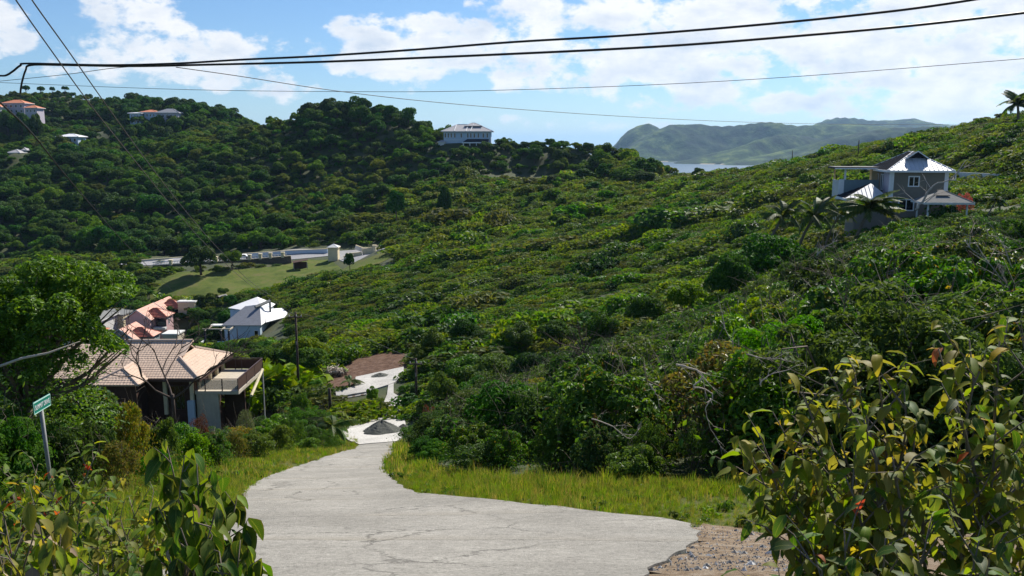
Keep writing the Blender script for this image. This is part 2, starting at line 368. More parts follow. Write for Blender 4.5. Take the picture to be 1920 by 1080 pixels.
def hit(px, py, y0=3.0, y1=700.0):
    d = cdir(px, py)
    ys = np.concatenate([np.arange(y0, 60, .25), np.arange(60, 200, .7), np.arange(200, y1, 1.5)])
    ys = ys[(ys >= y0) & (ys <= y1)]
    x = d[0] / d[1] * ys; z = d[2] / d[1] * ys
    g = H(x, ys) - z
    k = np.argmax(g > 0)
    if g[k] <= 0: return None
    if k == 0: return np.array([x[0], ys[0], z[0] + g[0]])
    t = g[k - 1] / (g[k - 1] - g[k]); Y = ys[k - 1] + t * (ys[k] - ys[k - 1])
    X = d[0] / d[1] * Y
    return np.array([X, Y, h1(X, Y)])
def inpoly(px, py, poly):
    px = np.atleast_1d(px); py = np.atleast_1d(py); r = np.zeros(px.shape, bool); n = len(poly)
    for i in range(n):
        x1, y1 = poly[i]; x2, y2 = poly[(i + 1) % n]
        c = ((y1 > py) != (y2 > py)) & (px < (x2 - x1) * (py - y1) / (y2 - y1 + 1e-9) + x1); r ^= c
    return r

def ground_material():
    m, t, b = mat('hillside_soil')
    g = t.nodes.new('ShaderNodeNewGeometry'); pos = g.outputs['Position']
    n1 = tex(t, scale=.25, detail=6, vec=pos); n2 = tex(t, scale=3.0, detail=6, rough=.7, vec=pos)
    c = ramp(t, n1.outputs['Fac'], [(.3, (.020, .036, .010)), (.55, (.045, .060, .016)), (.75, (.075, .070, .030))])
    mx = t.nodes.new('ShaderNodeMix'); mx.data_type = 'RGBA'; mx.blend_type = 'MULTIPLY'; mx.inputs[0].default_value = .7
    t.links.new(c, mx.inputs[6]); t.links.new(ramp(t, n2.outputs['Fac'], [(.3, (.5, .5, .45)), (.7, (1.3, 1.25, 1.1))]), mx.inputs[7])
    t.links.new(mx.outputs[2], b.inputs['Base Color']); b.inputs['Roughness'].default_value = .95
    bump(t, b, n2.outputs['Fac'], .6, .15); return m
M['soil'] = ground_material()
def terrain():
    ys = [-16.0]
    while ys[-1] < 900: ys.append(ys[-1] + max(.35, .35 + .0085 * max(0, ys[-1] - 6)))
    ys = np.array(ys); nu = 420
    u = np.linspace(-1, 1, nu); u = np.sign(u) * np.abs(u) ** 1.15
    Y = np.repeat(ys[:, None], nu, 1); X = u[None] * (28 + .74 * np.maximum(ys, 0))[:, None]
    Z = H(X, Y)
    v = np.stack([X, Y, Z], -1).reshape(-1, 3)
    a = (np.arange(len(ys) - 1)[:, None] * nu + np.arange(nu - 1)[None]).ravel()
    f = np.stack([a, a + 1, a + nu + 1, a + nu], 1)
    o = obj('ground', mesh_np('ground', v, f, M['soil'], True)); tag(o, kind='structure')
terrain()

# far land beyond the bay, built as ridges with real depth
def far_hills():
    ridges = [
        (5600, 360, [(1100,300),(1150,272),(1160,258),(1175,245),(1190,237),(1212,232),(1228,239),(1260,262),(1290,285)]),
        (5050, 430, [(1150,296),(1180,270),(1215,248),(1250,232),(1300,231),(1345,236),(1385,233),(1420,228),(1450,230),(1485,236),(1560,233),(1700,240),(2000,250)]),
        (7000, 560, [(1380,300),(1450,262),(1500,240),(1535,224),(1560,219),(1590,221),(1620,226),(1660,226),(1700,223),(1740,232),(1790,236),(1830,230),(1900,226),(2000,240),(2300,240)]),
        (4500, 250, [(1260,304),(1310,292),(1370,278),(1420,259),(1460,251),(1500,254),(1540,263),(1600,270),(1800,280)]),
        (4000, 300, [(1330,312),(1400,297),(1480,278),(1540,260),(1600,248),(1650,240),(1720,238),(1800,236),(2000,250),(2300,240)]),
        (3300, 210, [(1350,330),(1380,319),(1420,305),(1480,291),(1540,284),(1580,281),(1650,276),(1800,270),(2000,268),(2300,260)])]
    nx, ny = 560, 240
    xs = np.linspace(350, 7000, nx); ys = 2700 + (9000 - 2700) * np.linspace(0, 1, ny) ** 1.3
    X, Y = np.meshgrid(xs, ys); Z = np.full(X.shape, SEA - 25.0)
    def fn(x, y, s):
        v = 0
        for k in range(6):
            q = 2 ** k / s
            v = v + np.abs(np.sin(x * q * 1.0 + 1.7 * np.sin(y * q * .7 + k)) * np.sin(y * q * .9 + 1.3 * np.sin(x * q * .6 + 2 * k))) / 1.6 ** k
        return v
    nz = fn(X, Y, 420.0)
    for (D, wd, prof) in ridges:
        px = np.array([p[0] for p in prof], float); py = np.array([p[1] for p in prof], float)
        ang = PITCH - np.arctan((540 - py) / F) ; zt = -np.tan(ang) * D
        xx = (px - 960) / F * D
        dd = Y - D - 160 * np.sin(X / 300 + D)
        sxy = X * (D / Y)
        top = np.interp(sxy, xx, zt, left=SEA - 60, right=zt[-1]) + 60
        hgt = np.maximum(top - 60 - SEA, -30)
        sh = np.clip(1 - np.abs(dd) / wd, 0, 1); sh = sh * sh * (3 - 2 * sh)
        sh = .35 * sh + .65 * np.clip(1 - np.abs(dd) / wd, 0, 1) ** .9
        z = SEA - 8 + (hgt + 8) * sh - (nz - 1.1) * 26 * sh * (1 - sh) * 4 * np.clip(hgt / 80, 0, 1.6)
        z += (fn(X, Y, 60.0) - 1) * 2.0 * sh
        Z = np.maximum(Z, z)
    v = np.stack([X, Y, Z], -1).reshape(-1, 3)
    a = (np.arange(ny - 1)[:, None] * nx + np.arange(nx - 1)[None]).ravel()
    f = np.stack([a, a + 1, a + nx + 1, a + nx], 1)
    m, t, b = mat('far_forest'); g = t.nodes.new('ShaderNodeNewGeometry')
    n1 = tex(t, scale=.012, detail=8, rough=.68, vec=g.outputs['Position']); n2 = tex(t, scale=.003, detail=4, vec=g.outputs['Position'])
    c = ramp(t, n1.outputs['Fac'], [(.38, (.006, .018, .010)), (.52, (.030, .060, .018)), (.64, (.085, .120, .035))])
    mx = t.nodes.new('ShaderNodeMix'); mx.data_type = 'RGBA'; mx.blend_type = 'MULTIPLY'; mx.inputs[0].default_value = .7
    t.links.new(c, mx.inputs[6]); t.links.new(ramp(t, n2.outputs['Fac'], [(.42, (.35, .4, .45)), (.6, (1.5, 1.4, 1.0))]), mx.inputs[7])
    sz = t.nodes.new('ShaderNodeSeparateXYZ'); t.links.new(g.outputs['Position'], sz.inputs[0])
    beach = mth(t, 'MULTIPLY', mth(t, 'LESS_THAN', sz.outputs['Z'], SEA + 3.0), mth(t, 'GREATER_THAN', n2.outputs['Fac'], .54))
    m3 = t.nodes.new('ShaderNodeMix'); m3.data_type = 'RGBA'; t.links.new(beach, m3.inputs[0]); t.links.new(mx.outputs[2], m3.inputs[6]); m3.inputs[7].default_value = (.45, .38, .28, 1)
    t.links.new(m3.outputs[2], b.inputs['Base Color']); b.inputs['Roughness'].default_value = 1; b.inputs['Specular IOR Level'].default_value = .1
    bump(t, b, n1.outputs['Fac'], 1.0, 12)
    tag(obj('far_hills', mesh_np('far_hills', v, f, m, True)), kind='structure')
far_hills()
def sea():
    m, t, b = mat('sea_water'); g = t.nodes.new('ShaderNodeNewGeometry')
    b.inputs['Base Color'].default_value = (.02, .06, .09, 1); b.inputs['Roughness'].default_value = .28
    n = tex(t, scale=.02, detail=8, rough=.7, vec=g.outputs['Position']); bump(t, b, n.outputs['Fac'], .8, 3)
    q = 42000; o = MB().poly([(-q, -2000, SEA), (q, -2000, SEA), (q, q, SEA), (-q, q, SEA)]).build('sea', m); tag(o, kind='structure')
sea()
def haze():
    m = bpy.data.materials.new('haze'); m.use_nodes = True; t = m.node_tree; t.nodes.clear()
    v = t.nodes.new('ShaderNodeVolumePrincipled'); v.inputs['Color'].default_value = (.42, .68, 1, 1); v.inputs['Density'].default_value = HAZE
    v.inputs['Anisotropy'].default_value = .3
    o_ = t.nodes.new('ShaderNodeOutputMaterial'); t.links.new(v.outputs[0], o_.inputs['Volume'])
    b = MB().box(-43000, 43000, -2500, 43000, SEA - 60, 420)
    tag(b.build('haze', m), kind='stuff')
HAZE = 4.2e-5
haze()

# ---- sheets laid on the ground
def sheet(name, pix, mtl, off=.05, res=1.0, world=False, skirt=True, smooth=True, ragged=0.0):
    """pix: outline (in photo pixels, dropped on the ground, or world xy); inside filled with a fine grid"""
    pts = []
    for p in pix:
        if world: pts.append((p[0], p[1])); continue
        q = hit(p[0], p[1]); pts.append((q[0], q[1]))
    out = []
    for i, a in enumerate(pts):
        b = pts[(i + 1) % len(pts)]; n = max(1, int(math.dist(a, b) / res))
        out += [(a[0] + (b[0] - a[0]) * k / n, a[1] + (b[1] - a[1]) * k / n) for k in range(n)]
    if ragged: out = [(a + ragged * (math.sin(b * 5.1 + a * 2.3) + .6 * math.sin(b * 13.7 - a * 9.1)), b + ragged * (math.sin(a * 4.3 - b * 3.1) + .6 * math.sin(a * 15.1 + b * 7.7))) for a, b in out]
    A_ = np.array(out); x0, y0 = A_.min(0); x1, y1 = A_.max(0)
    gx, gy = np.meshgrid(np.arange(x0, x1, res), np.arange(y0, y1, res)); gx = gx.ravel(); gy = gy.ravel()
    k = inpoly(gx, gy, out)
    vs = [Vector(p) for p in out] + [Vector((a, b)) for a, b in zip(gx[k], gy[k])]
    n = len(out); r = geometry.delaunay_2d_cdt(vs, [], [list(range(n))], 1, 1e-4)
    V2 = np.array([(v.x, v.y) for v in r[0]]); Z = H(V2[:, 0], V2[:, 1]) + off
    v = [(a, b, c) for (a, b), c in zip(V2, Z)]
    f = [list(q) for q in r[2]]
    if skirt:
        base = len(v); ring = [(p[0], p[1]) for p in out]
        zz = H([p[0] for p in ring], [p[1] for p in ring])
        v += [(p[0], p[1], z + off) for p, z in zip(ring, zz)] + [(p[0], p[1], z - .25) for p, z in zip(ring, zz)]
        for i in range(n):
            j = (i + 1) % n; f.append([base + i, base + j, base + n + j, base + n + i])
    me = bpy.data.meshes.new(name); me.from_pydata(v, [], f); me.materials.append(mtl)
    me.polygons.foreach_set('use_smooth', [smooth] * len(f)); me.update()
    bm = bmesh.new(); bm.from_mesh(me); bmesh.ops.recalc_face_normals(bm, faces=bm.faces)
    up = sum(fc.normal.z for fc in bm.faces)
    if up < 0: bmesh.ops.reverse_faces(bm, faces=bm.faces)
    bm.to_mesh(me); bm.free()
    o = obj(name, me); tag(o, kind='structure'); return o
def concrete(name, lo, hi, crack=True, tyre=False):
    m, t, b = mat(name); g = t.nodes.new('ShaderNodeNewGeometry'); pos = g.outputs['Position']
    n0 = tex(t, scale=.35, detail=5, rough=.6, vec=pos); n1 = tex(t, scale=6, detail=9, rough=.85, vec=pos); n2 = tex(t, 'Noise', scale=26, detail=4, rough=.8, vec=pos)
    c = ramp(t, n0.outputs['Fac'], [(.3, lo), (.7, hi)])
    mx = t.nodes.new('ShaderNodeMix'); mx.data_type = 'RGBA'; mx.blend_type = 'MULTIPLY'; mx.inputs[0].default_value = .9
    t.links.new(c, mx.inputs[6]); t.links.new(ramp(t, mth(t, 'ADD', mth(t, 'MULTIPLY', n1.outputs['Fac'], .5), mth(t, 'MULTIPLY', n2.outputs['Fac'], .5)), [(.37, (.28, .27, .25)), (.455, (.86, .85, .83)), (.52, (1.05, 1.04, 1.02)), (.62, (1.5, 1.49, 1.46))]), mx.inputs[7])
    col = mx.outputs[2]
    if crack:
        wv = t.nodes.new('ShaderNodeVectorMath'); wv.operation = 'MULTIPLY_ADD'; nn = tex(t, scale=1.3, detail=6, rough=.7, vec=pos)
        t.links.new(nn.outputs['Color'], wv.inputs[0]); wv.inputs[1].default_value = (1.1, 1.1, 0); t.links.new(pos, wv.inputs[2])
        vo = tex(t, 'Voronoi', scale=.42, vec=wv.outputs[0]); vo.feature = 'DISTANCE_TO_EDGE'
        msk = mth(t, 'MULTIPLY_ADD', n0.outputs['Fac'], 6, -2.6, clamp=True)
        line = mth(t, 'MULTIPLY', mth(t, 'LESS_THAN', vo.outputs['Distance'], mth(t, 'MULTIPLY', n1.outputs['Fac'], .022)), msk)
        vo2 = tex(t, 'Voronoi', scale=60, vec=pos); spot = mth(t, 'MULTIPLY', mth(t, 'LESS_THAN', vo2.outputs['Distance'], .22), mth(t, 'GREATER_THAN', n1.outputs['Fac'], .6))
        m2 = t.nodes.new('ShaderNodeMix'); m2.data_type = 'RGBA'; t.links.new(mth(t, 'MULTIPLY', mth(t, 'MAXIMUM', line, spot), .75), m2.inputs[0])
        t.links.new(col, m2.inputs[6]); m2.inputs[7].default_value = (.09, .085, .075, 1); col = m2.outputs[2]
    if crack:   # joints across the road, silt washed along them, worn pale patches
        sp_ = t.nodes.new('ShaderNodeSeparateXYZ'); t.links.new(pos, sp_.inputs[0])
        v_ = mth(t, 'FRACT', mth(t, 'MULTIPLY_ADD', mth(t, 'ADD', sp_.outputs['Y'], mth(t, 'MULTIPLY', nn.outputs['Fac'], .5)), 1 / 3.7, .2))
        jt = mth(t, 'MULTIPLY', mth(t, 'LESS_THAN', v_, .010), mth(t, 'GREATER_THAN', n1.outputs['Fac'], .46))
        silt = mth(t, 'MULTIPLY', mth(t, 'MULTIPLY_ADD', v_, -5.0, 1.0, clamp=True), mth(t, 'MULTIPLY_ADD', n0.outputs['Fac'], 4, -1.7, clamp=True))
        n5 = tex(t, scale=.8, detail=7, rough=.75, vec=pos); worn = mth(t, 'MULTIPLY_ADD', n5.outputs['Fac'], 9, -5.9, clamp=True)
        for f_, c_, k_ in ((silt, (.24, .21, .16, 1), .55), (worn, (.58, .57, .54, 1), .6), (jt, (.07, .065, .055, 1), .8)):
            q = t.nodes.new('ShaderNodeMix'); q.data_type = 'RGBA'; t.links.new(mth(t, 'MULTIPLY', f_, k_), q.inputs[0]); t.links.new(col, q.inputs[6]); q.inputs[7].default_value = c_; col = q.outputs[2]
    t.links.new(col, b.inputs['Base Color']); b.inputs['Roughness'].default_value = .92; b.inputs['Specular IOR Level'].default_value = .2
    bump(t, b, n2.outputs['Fac'], .9, .03); return m
M['road'] = concrete('road_concrete', (.205, .197, .177), (.325, .312, .283))
M['drive'] = concrete('pale_concrete', (.36, .35, .33), (.54, .525, .495), crack=False)
M['tarmac'] = concrete('tarmac', (.26, .26, .27), (.32, .32, .33), crack=False)
def dirt(name, cols, sc=2.0):
    m, t, b = mat(name); g = t.nodes.new('ShaderNodeNewGeometry'); n = tex(t, scale=sc, detail=9, rough=.75, vec=g.outputs['Position'])
    t.links.new(ramp(t, n.outputs['Fac'], [(.3 + .2 * i, c) for i, c in enumerate(cols)]), b.inputs['Base Color'])
    b.inputs['Roughness'].default_value = 1; b.inputs['Specular IOR Level'].default_value = .1; bump(t, b, n.outputs['Fac'], 1, .12); return m
M['brown'] = dirt('brown_soil', [(.055, .032, .022), (.12, .072, .05), (.19, .13, .10)], 1.6)
M['gravel'] = dirt('gravelly_dirt', [(.13, .095, .06), (.27, .20, .135), (.42, .37, .30)], 4)
M['lawn'] = dirt('mown_grass', [(.035, .055, .014), (.095, .125, .026), (.16, .13, .06)], .16)
M['verge'] = dirt('verge_soil', [(.05, .065, .018), (.09, .11, .03), (.15, .14, .06)], 2.5)

ROAD_L = [(-260,1200),(160,1130),(330,1075),(400,1010),(440,960),(462,918),(500,898),(545,880),(600,862),(640,850),(668,840),(674,833)]
ROAD_R = [(748,826),(744,836),(735,850),(722,872),(719,886),(735,902),(760,920),(790,930),(880,938),(1000,951),(1150,969),(1240,978),(1290,988),(1308,1004),(1310,1018),(1270,1045),(1220,1078),(1190,1110),(1300,1190)]
road_px = ROAD_L + ROAD_R
def hitn(px, py):
    q = hit(px, py, y0=1.0); return (q[0], q[1])
sheet('verge_ground', [(-700,1110),(-300,1000),(100,930),(300,905),(430,880),(520,850),(600,835),(640,815),(674,833),(748,826),(752,812),(790,870),(950,890),(1100,890),(1400,890),(1900,860),(2300,850),(2300,1010),(1420,1010),(1300,1100),(300,1120)], M['verge'], .012, .8)
sheet('road', road_px, M['road'], .07, .3, ragged=.035)
sheet('dirt_shoulder', [(1296,984),(1420,1000),(1500,1005),(2300,1010),(2300,1190),(1300,1195),(1180,1110),(1212,1078),(1262,1044),(1300,1018)], M['gravel'], .04, .25, ragged=.16)
DRIVE = [(674,836),(641,815),(655,796),(723,784),(726,770),(720,756),(726,741),(728,724),(738,719),(738,739),(751,747),(753,766),(759,787),(761,801),(757,817),(747,829)]
sheet('driveway', DRIVE, M['drive'], .12, .5)
PAD = [(728,724),(689,737),(631,748),(629,736),(665,727),(667,709),(700,702),(757,690),(757,702),(741,719)]
sheet('upper_drive', PAD, M['drive'], .16, .5)
SOILP = [(755,644),(762,690),(757,690),(700,702),(667,709),(664,722),(628,728),(606,722),(622,700),(648,682),(707,661)]
sheet('bare_soil', SOILP, M['brown'], .06, .6)
LAWN = [(285,520),(310,514),(380,508),(450,506),(520,500),(545,492),(570,487),(620,487),(680,488),(722,474),(735,482),(700,500),(640,514),(560,534),(470,548),(425,556),(340,570),(280,568)]
sheet('lawn', LAWN, M['lawn'], .10, 1.5)
FROAD = [(180,497),(300,489),(450,481),(620,472),(722,464),(722,470),(620,480),(450,489),(300,498),(180,508)]
sheet('valley_road', FROAD, M['tarmac'], .15, 2)
sheet('valley_path', [(350,572),(385,562),(424,552),(428,557),(395,566),(360,576)], M['drive'], .15, 1)
sheet('hill_lawn', [(780,272),(832,268),(836,273),(800,275)], M['lawn'], .4, 2)
sheet('hill_lawn', [(-60,268),(0,262),(30,262),(30,268),(-40,276)], M['lawn'], .5, 2)
# ================================================================ plant generators
def unit(v): return v / (np.linalg.norm(v, axis=-1, keepdims=True) + 1e-9)
def leaves_np(pos, nrm, size, asp=.5, fold=.18, g=None, jitter=.6, droop=0.0):
    """diamond shaped leaves (one folded quad each) at pos, facing about nrm"""
    g = g or rng; n = len(pos)
    nn = unit(nrm + g.normal(0, jitter, (n, 3)))
    a = g.normal(0, 1, (n, 3)); a[:, 2] -= droop
    t = unit(a - nn * (a * nn).sum(1, keepdims=True)); s = np.cross(nn, t)
    L_ = (size * g.uniform(.65, 1.35, n))[:, None]; Wd = L_ * asp
    v = np.stack([pos - t * L_ * .5, pos + s * Wd * .5 + nn * L_ * fold * .5, pos + t * L_ * .5, pos - s * Wd * .5 + nn * L_ * fold * .5], 1)
    return v.reshape(-1, 3)
def quads(n, base=0): return (np.arange(n)[:, None] * 4 + np.arange(4)[None]) + base
def crown_points(g, n, rx, ry, rz, nl, lr, z0=0.0, flat=.0, shell=.35, inner=.15):
    """points with outward normals on a heap of lobes filling a half-ellipsoid"""
    c = unit(g.normal(0, 1, (nl, 3))); c[:, 2] = np.abs(c[:, 2]) * .95 - .12
    rad = g.uniform(.35, .80, (nl, 1)); c = c * rad * np.array([rx, ry, rz])
    r = lr * g.uniform(.6, 1.25, nl)
    k = g.integers(0, nl, n * 2); d = unit(g.normal(0, 1, (n * 2, 3))); d[:, 2] = np.where(d[:, 2] < -.35, -d[:, 2], d[:, 2])
    rr = r[k] * (1 - shell * g.random(n * 2) ** 2)
    p = c[k] + d * rr[:, None] * np.array([1, 1, .8])
    # drop what lies deep inside other lobes
    ins = np.zeros(n * 2)
    for j in range(nl):
        q = np.linalg.norm((p - c[j]) / np.array([1, 1, .8]), axis=1); ins += (q < r[j] * .72)
    keep = (ins < 1) | (g.random(n * 2) < inner)
    p = p[keep][:n]; d = d[keep][:n]
    p[:, 2] += z0
    return p, d, c + np.array([0, 0, z0]), r
def branches(g, mb, top, height, r0, nbr=6, segs=4, m=0, lean=(0, 0), spread=1.0, targets=None, n=5):
    base = Vector((0, 0, -.3))
    tr = [base]; 
    for i in range(1, segs + 1):
        k = i / segs; tr.append(Vector((lean[0] * k + g.normal(0, .05) * height * .5, lean[1] * k + g.normal(0, .05) * height * .5, height * k)))
    mb.tube(tr, [r0 * (1 - .55 * i / segs) for i in range(segs + 1)], n, m)
    if targets is not None:
        for tg in targets[:nbr]:
            k = g.integers(max(1, segs - 2), segs + 1); a = tr[k]; b = Vector(tg)
            mid = (a + b) * .5 + Vector(g.normal(0, .12, 3)) * (b - a).length
            mb.tube([a, mid, b], [r0 * .45, r0 * .28, r0 * .1], 4, m, cap=False)
def sub_mesh(name, v, m, seed=0, core=None): return mesh_np(name, v, quads(len(v) // 4), m)
SH = 1.0
def make_tree_mesh(name, seed, mat_, n, rx, rz, nl, lr, leaf, trunk_h, r0, asp=.7, wind=0.0, jit=.55, split=False, extra=None, shell=.35, bark='bark_dark', inner=.12):
    """canopy tree: returns (crown mesh, trunk mesh) or one joined mesh"""
    g = np.random.default_rng(seed)
    p, d, c, r = crown_points(g, n, rx, rx * .92, rz, nl, lr, trunk_h, shell=shell, inner=inner)
    if wind: p[:, 0] += (p[:, 2] - trunk_h) * wind; c[:, 0] += (c[:, 2] - trunk_h) * wind
    v = leaves_np(p, d, leaf, asp, .15, g, jit)
    mb = MB(); branches(g, mb, None, trunk_h + rz * .2, r0, nbr=nl // 2, targets=c, n=5)
    if split: return sub_mesh('crown', v, M[mat_]), mb.mesh('trunk', M[bark], True)
    nv = len(v); tv = np.array(mb.v, dtype=float)
    fq = [f if len(f) == 4 else None for f in mb.f]; fq = np.array([f for f in fq if f]) + nv
    V_ = np.concatenate([v, tv]); Fq = np.concatenate([quads(len(v) // 4), fq])
    mi = np.r_[np.zeros(len(v) // 4, int), np.ones(len(fq), int)]
    return mesh_np(name, V_, Fq, [M[mat_], M[bark]], False, mi)

# ---- masses nobody could count: points that carry plant meshes (geometry nodes)
SRC = bpy.data.collections.new('plant_sources')
def scatter(name, meshes, xyz, rot, scl, label=None, cat=None, kind='stuff', parent=None):
    """xyz (n,3), rot (n,3) euler, scl (n,3)"""
    n = len(xyz); k = len(meshes)
    coll = bpy.data.collections.new(name + '_kinds')
    for i, me in enumerate(meshes):
        o = bpy.data.objects.new('%s_kind_%02d' % (name, i), me); coll.objects.link(o)
    me = bpy.data.meshes.new(name); me.vertices.add(n); me.vertices.foreach_set('co', np.asarray(xyz, np.float32).ravel())
    for nm, arr in (('rot', rot), ('scl', scl)):
        a = me.attributes.new(nm, 'FLOAT_VECTOR', 'POINT'); a.data.foreach_set('vector', np.asarray(arr, np.float32).ravel())
    a = me.attributes.new('pick', 'INT', 'POINT'); a.data.foreach_set('value', rng.integers(0, k, n).astype(np.int32))
    for m_ in meshes[0].materials: me.materials.append(m_)
    o = obj(name, me, parent); tag(o, label, cat, kind=kind)
    t = bpy.data.node_groups.new(name + '_scatter', 'GeometryNodeTree')
    t.interface.new_socket('Geometry', in_out='INPUT', socket_type='NodeSocketGeometry')
    t.interface.new_socket('Geometry', in_out='OUTPUT', socket_type='NodeSocketGeometry')
    gi = t.nodes.new('NodeGroupInput'); go = t.nodes.new('NodeGroupOutput')
    ci = t.nodes.new('GeometryNodeCollectionInfo'); ci.inputs['Collection'].default_value = coll
    ci.inputs['Separate Children'].default_value = True; ci.inputs['Reset Children'].default_value = True
    ip = t.nodes.new('GeometryNodeInstanceOnPoints'); ip.inputs['Pick Instance'].default_value = True
    def att(nm, ty):
        a_ = t.nodes.new('GeometryNodeInputNamedAttribute'); a_.data_type = ty; a_.inputs['Name'].default_value = nm; return a_.outputs[0]
    t.links.new(gi.outputs[0], ip.inputs['Points']); t.links.new(ci.outputs[0], ip.inputs['Instance'])
    t.links.new(att('pick', 'INT'), ip.inputs['Instance Index']); t.links.new(att('scl', 'FLOAT_VECTOR'), ip.inputs['Scale'])
    er = t.nodes.new('FunctionNodeEulerToRotation'); t.links.new(att('rot', 'FLOAT_VECTOR'), er.inputs[0]); t.links.new(er.outputs[0], ip.inputs['Rotation'])
    t.links.new(ip.outputs[0], go.inputs[0])
    md = o.modifiers.new('scatter', 'NODES'); md.node_group = t
    return o

# ---- places that must stay free or stay visible
KEEP = [  # box in photo pixels and the distance of what shows there
    (150, 560, 345, 642, 200), (385, 572, 532, 636, 168), (160, 634, 430, 735, 70), (380, 655, 500, 765, 70),
    (285, 474, 735, 494, 262), (285, 494, 560, 545, 228), (560, 490, 650, 508, 235), (1566, 284, 1790, 378, 100), (1730, 362, 1790, 370, 90),
    (826, 230, 930, 266, 370), (0, 183, 70, 199, 500), (236, 204, 336, 224, 520), (400, 205, 442, 219, 560), (100, 250, 150, 263, 480), (12, 276, 54, 287, 440),
    (1786, 316, 1870, 334, 120), (600, 676, 650, 708, 85), (556, 582, 566, 745, 82), (345, 575, 425, 545, 220), (776, 670, 784, 740, 70),
    (0, 262, 30, 268, 450), (75, 276, 100, 288, 400), (790, 268, 830, 274, 380)]
FREE = [road_px, DRIVE, PAD, LAWN, FROAD, [(270, 480), (450, 472), (620, 460), (735, 452), (735, 498), (560, 494), (450, 500), (270, 512)]]
SOIL_FREE = SOILP
VIEWS = [DRIVE, PAD, [(p[0], p[1]) for p in SOILP], road_px]
def ok_ground(x, y, z, r=0.0):
    px, py = proj(x, y, z)
    bad = np.zeros(len(x), bool)
    for q in FREE: bad |= inpoly(px, py, q)
    bad |= inpoly(px, py, SOIL_FREE)
    for (hx, hy, hr) in PADS: bad |= (x - hx) ** 2 + (y - hy) ** 2 < hr * hr
    return ~bad
def ok_view(x, y, z, h, r):
    """false where a plant of height h and half width r would hide something that must show"""
    pxb, pyb = proj(x, y, z); pxt, pyt = proj(x, y, z + h); dep = y * math.cos(PITCH) - z * math.sin(PITCH); w = r * F / np.maximum(dep, 1)
    bad = np.zeros(len(x), bool)
    for (a, b, c, d, Y) in KEEP:
        bad |= (y < Y) & (pxb + w * .8 > a) & (pxb - w * .8 < c) & (pyt < d - .1 * (d - b)) & (pyb > b)
    pm = (pyb + pyt) / 2
    for q in VIEWS:
        for qx, qy in ((pxb, pyt), (pxb, pm), (pxb - w * .8, pm), (pxb + w * .8, pm), (pxb - w * .5, pyt * .8 + pyb * .2), (pxb + w * .5, pyt * .8 + pyb * .2)): bad |= inpoly(qx, qy, q)
    return ~bad
PADS = [(52, 112, 9.5), (-33, 77, 9.0), (-26, 77, 4), (-52, 176, 9), (-58,172,6), (-90, 208, 12), (-84, 200, 8), (-20.5, 392, 15), (-255, 545, 14), (-238, 560, 12), (-200, 580, 6), (-262, 500, 7), (-255, 450, 7), (-328, 566, 9), (60, 106, 5)]
def poisson(x0, x1, y0, y1, d, jitter=.45):
    gx, gy = np.meshgrid(np.arange(x0, x1, d), np.arange(y0, y1, d)); gx = gx.ravel(); gy = gy.ravel()
    gx = gx + (np.floor((gy - y0) / d) % 2) * d * .5
    return gx + rng.uniform(-jitter, jitter, len(gx)) * d, gy + rng.uniform(-jitter, jitter, len(gy)) * d
def facing(x, y, z, slack=6):
    """keep what is not hidden behind a crest (rough ray test against the bare ground)"""
    vis = np.ones(len(x), bool)
    for k in np.linspace(.15, .97, 22):
        g_ = H(x * k, y * k); vis &= (g_ - (z + slack) * k) < 0
    return vis
# ================================================================ vegetation
# ---- wooded hill on the left
def on_hill(x, y):
    """1 where the wood on the far hillside stands (beyond the valley road)"""
    px, py = proj(x, y, H(x, y))
    line = np.interp(px, [-400, 0, 300, 450, 560, 640, 700, 800, 860, 1000, 1100, 1180, 1260, 1400], [500, 490, 478, 472, 466, 445, 380, 340, 330, 326, 330, 345, 335, 330])
    return (py < line) & (y > 255) & (px < 1330)
KT = []
for i in range(4): KT.append(make_tree_mesh('hill_tree', 100 + i, 'leaf_dark', 2300, 4.3, 4.2, 16, 1.75, .62, 3.0, .28))
for i in range(3): KT.append(make_tree_mesh('hill_tree', 110 + i, 'leaf_mid', 2300, 4.6, 3.4, 20, 1.45, .58, 2.6, .28))
for i in range(2): KT.append(make_tree_mesh('hill_tree', 120 + i, 'leaf_olive', 2200, 4.8, 3.0, 22, 1.3, .55, 2.2, .25))
def clump(x, y, s): return np.sin(x / s + 1.7 * np.sin(y / s * .8)) * np.cos(y / s * 1.1 + 1.2 * np.sin(x / s * .6))
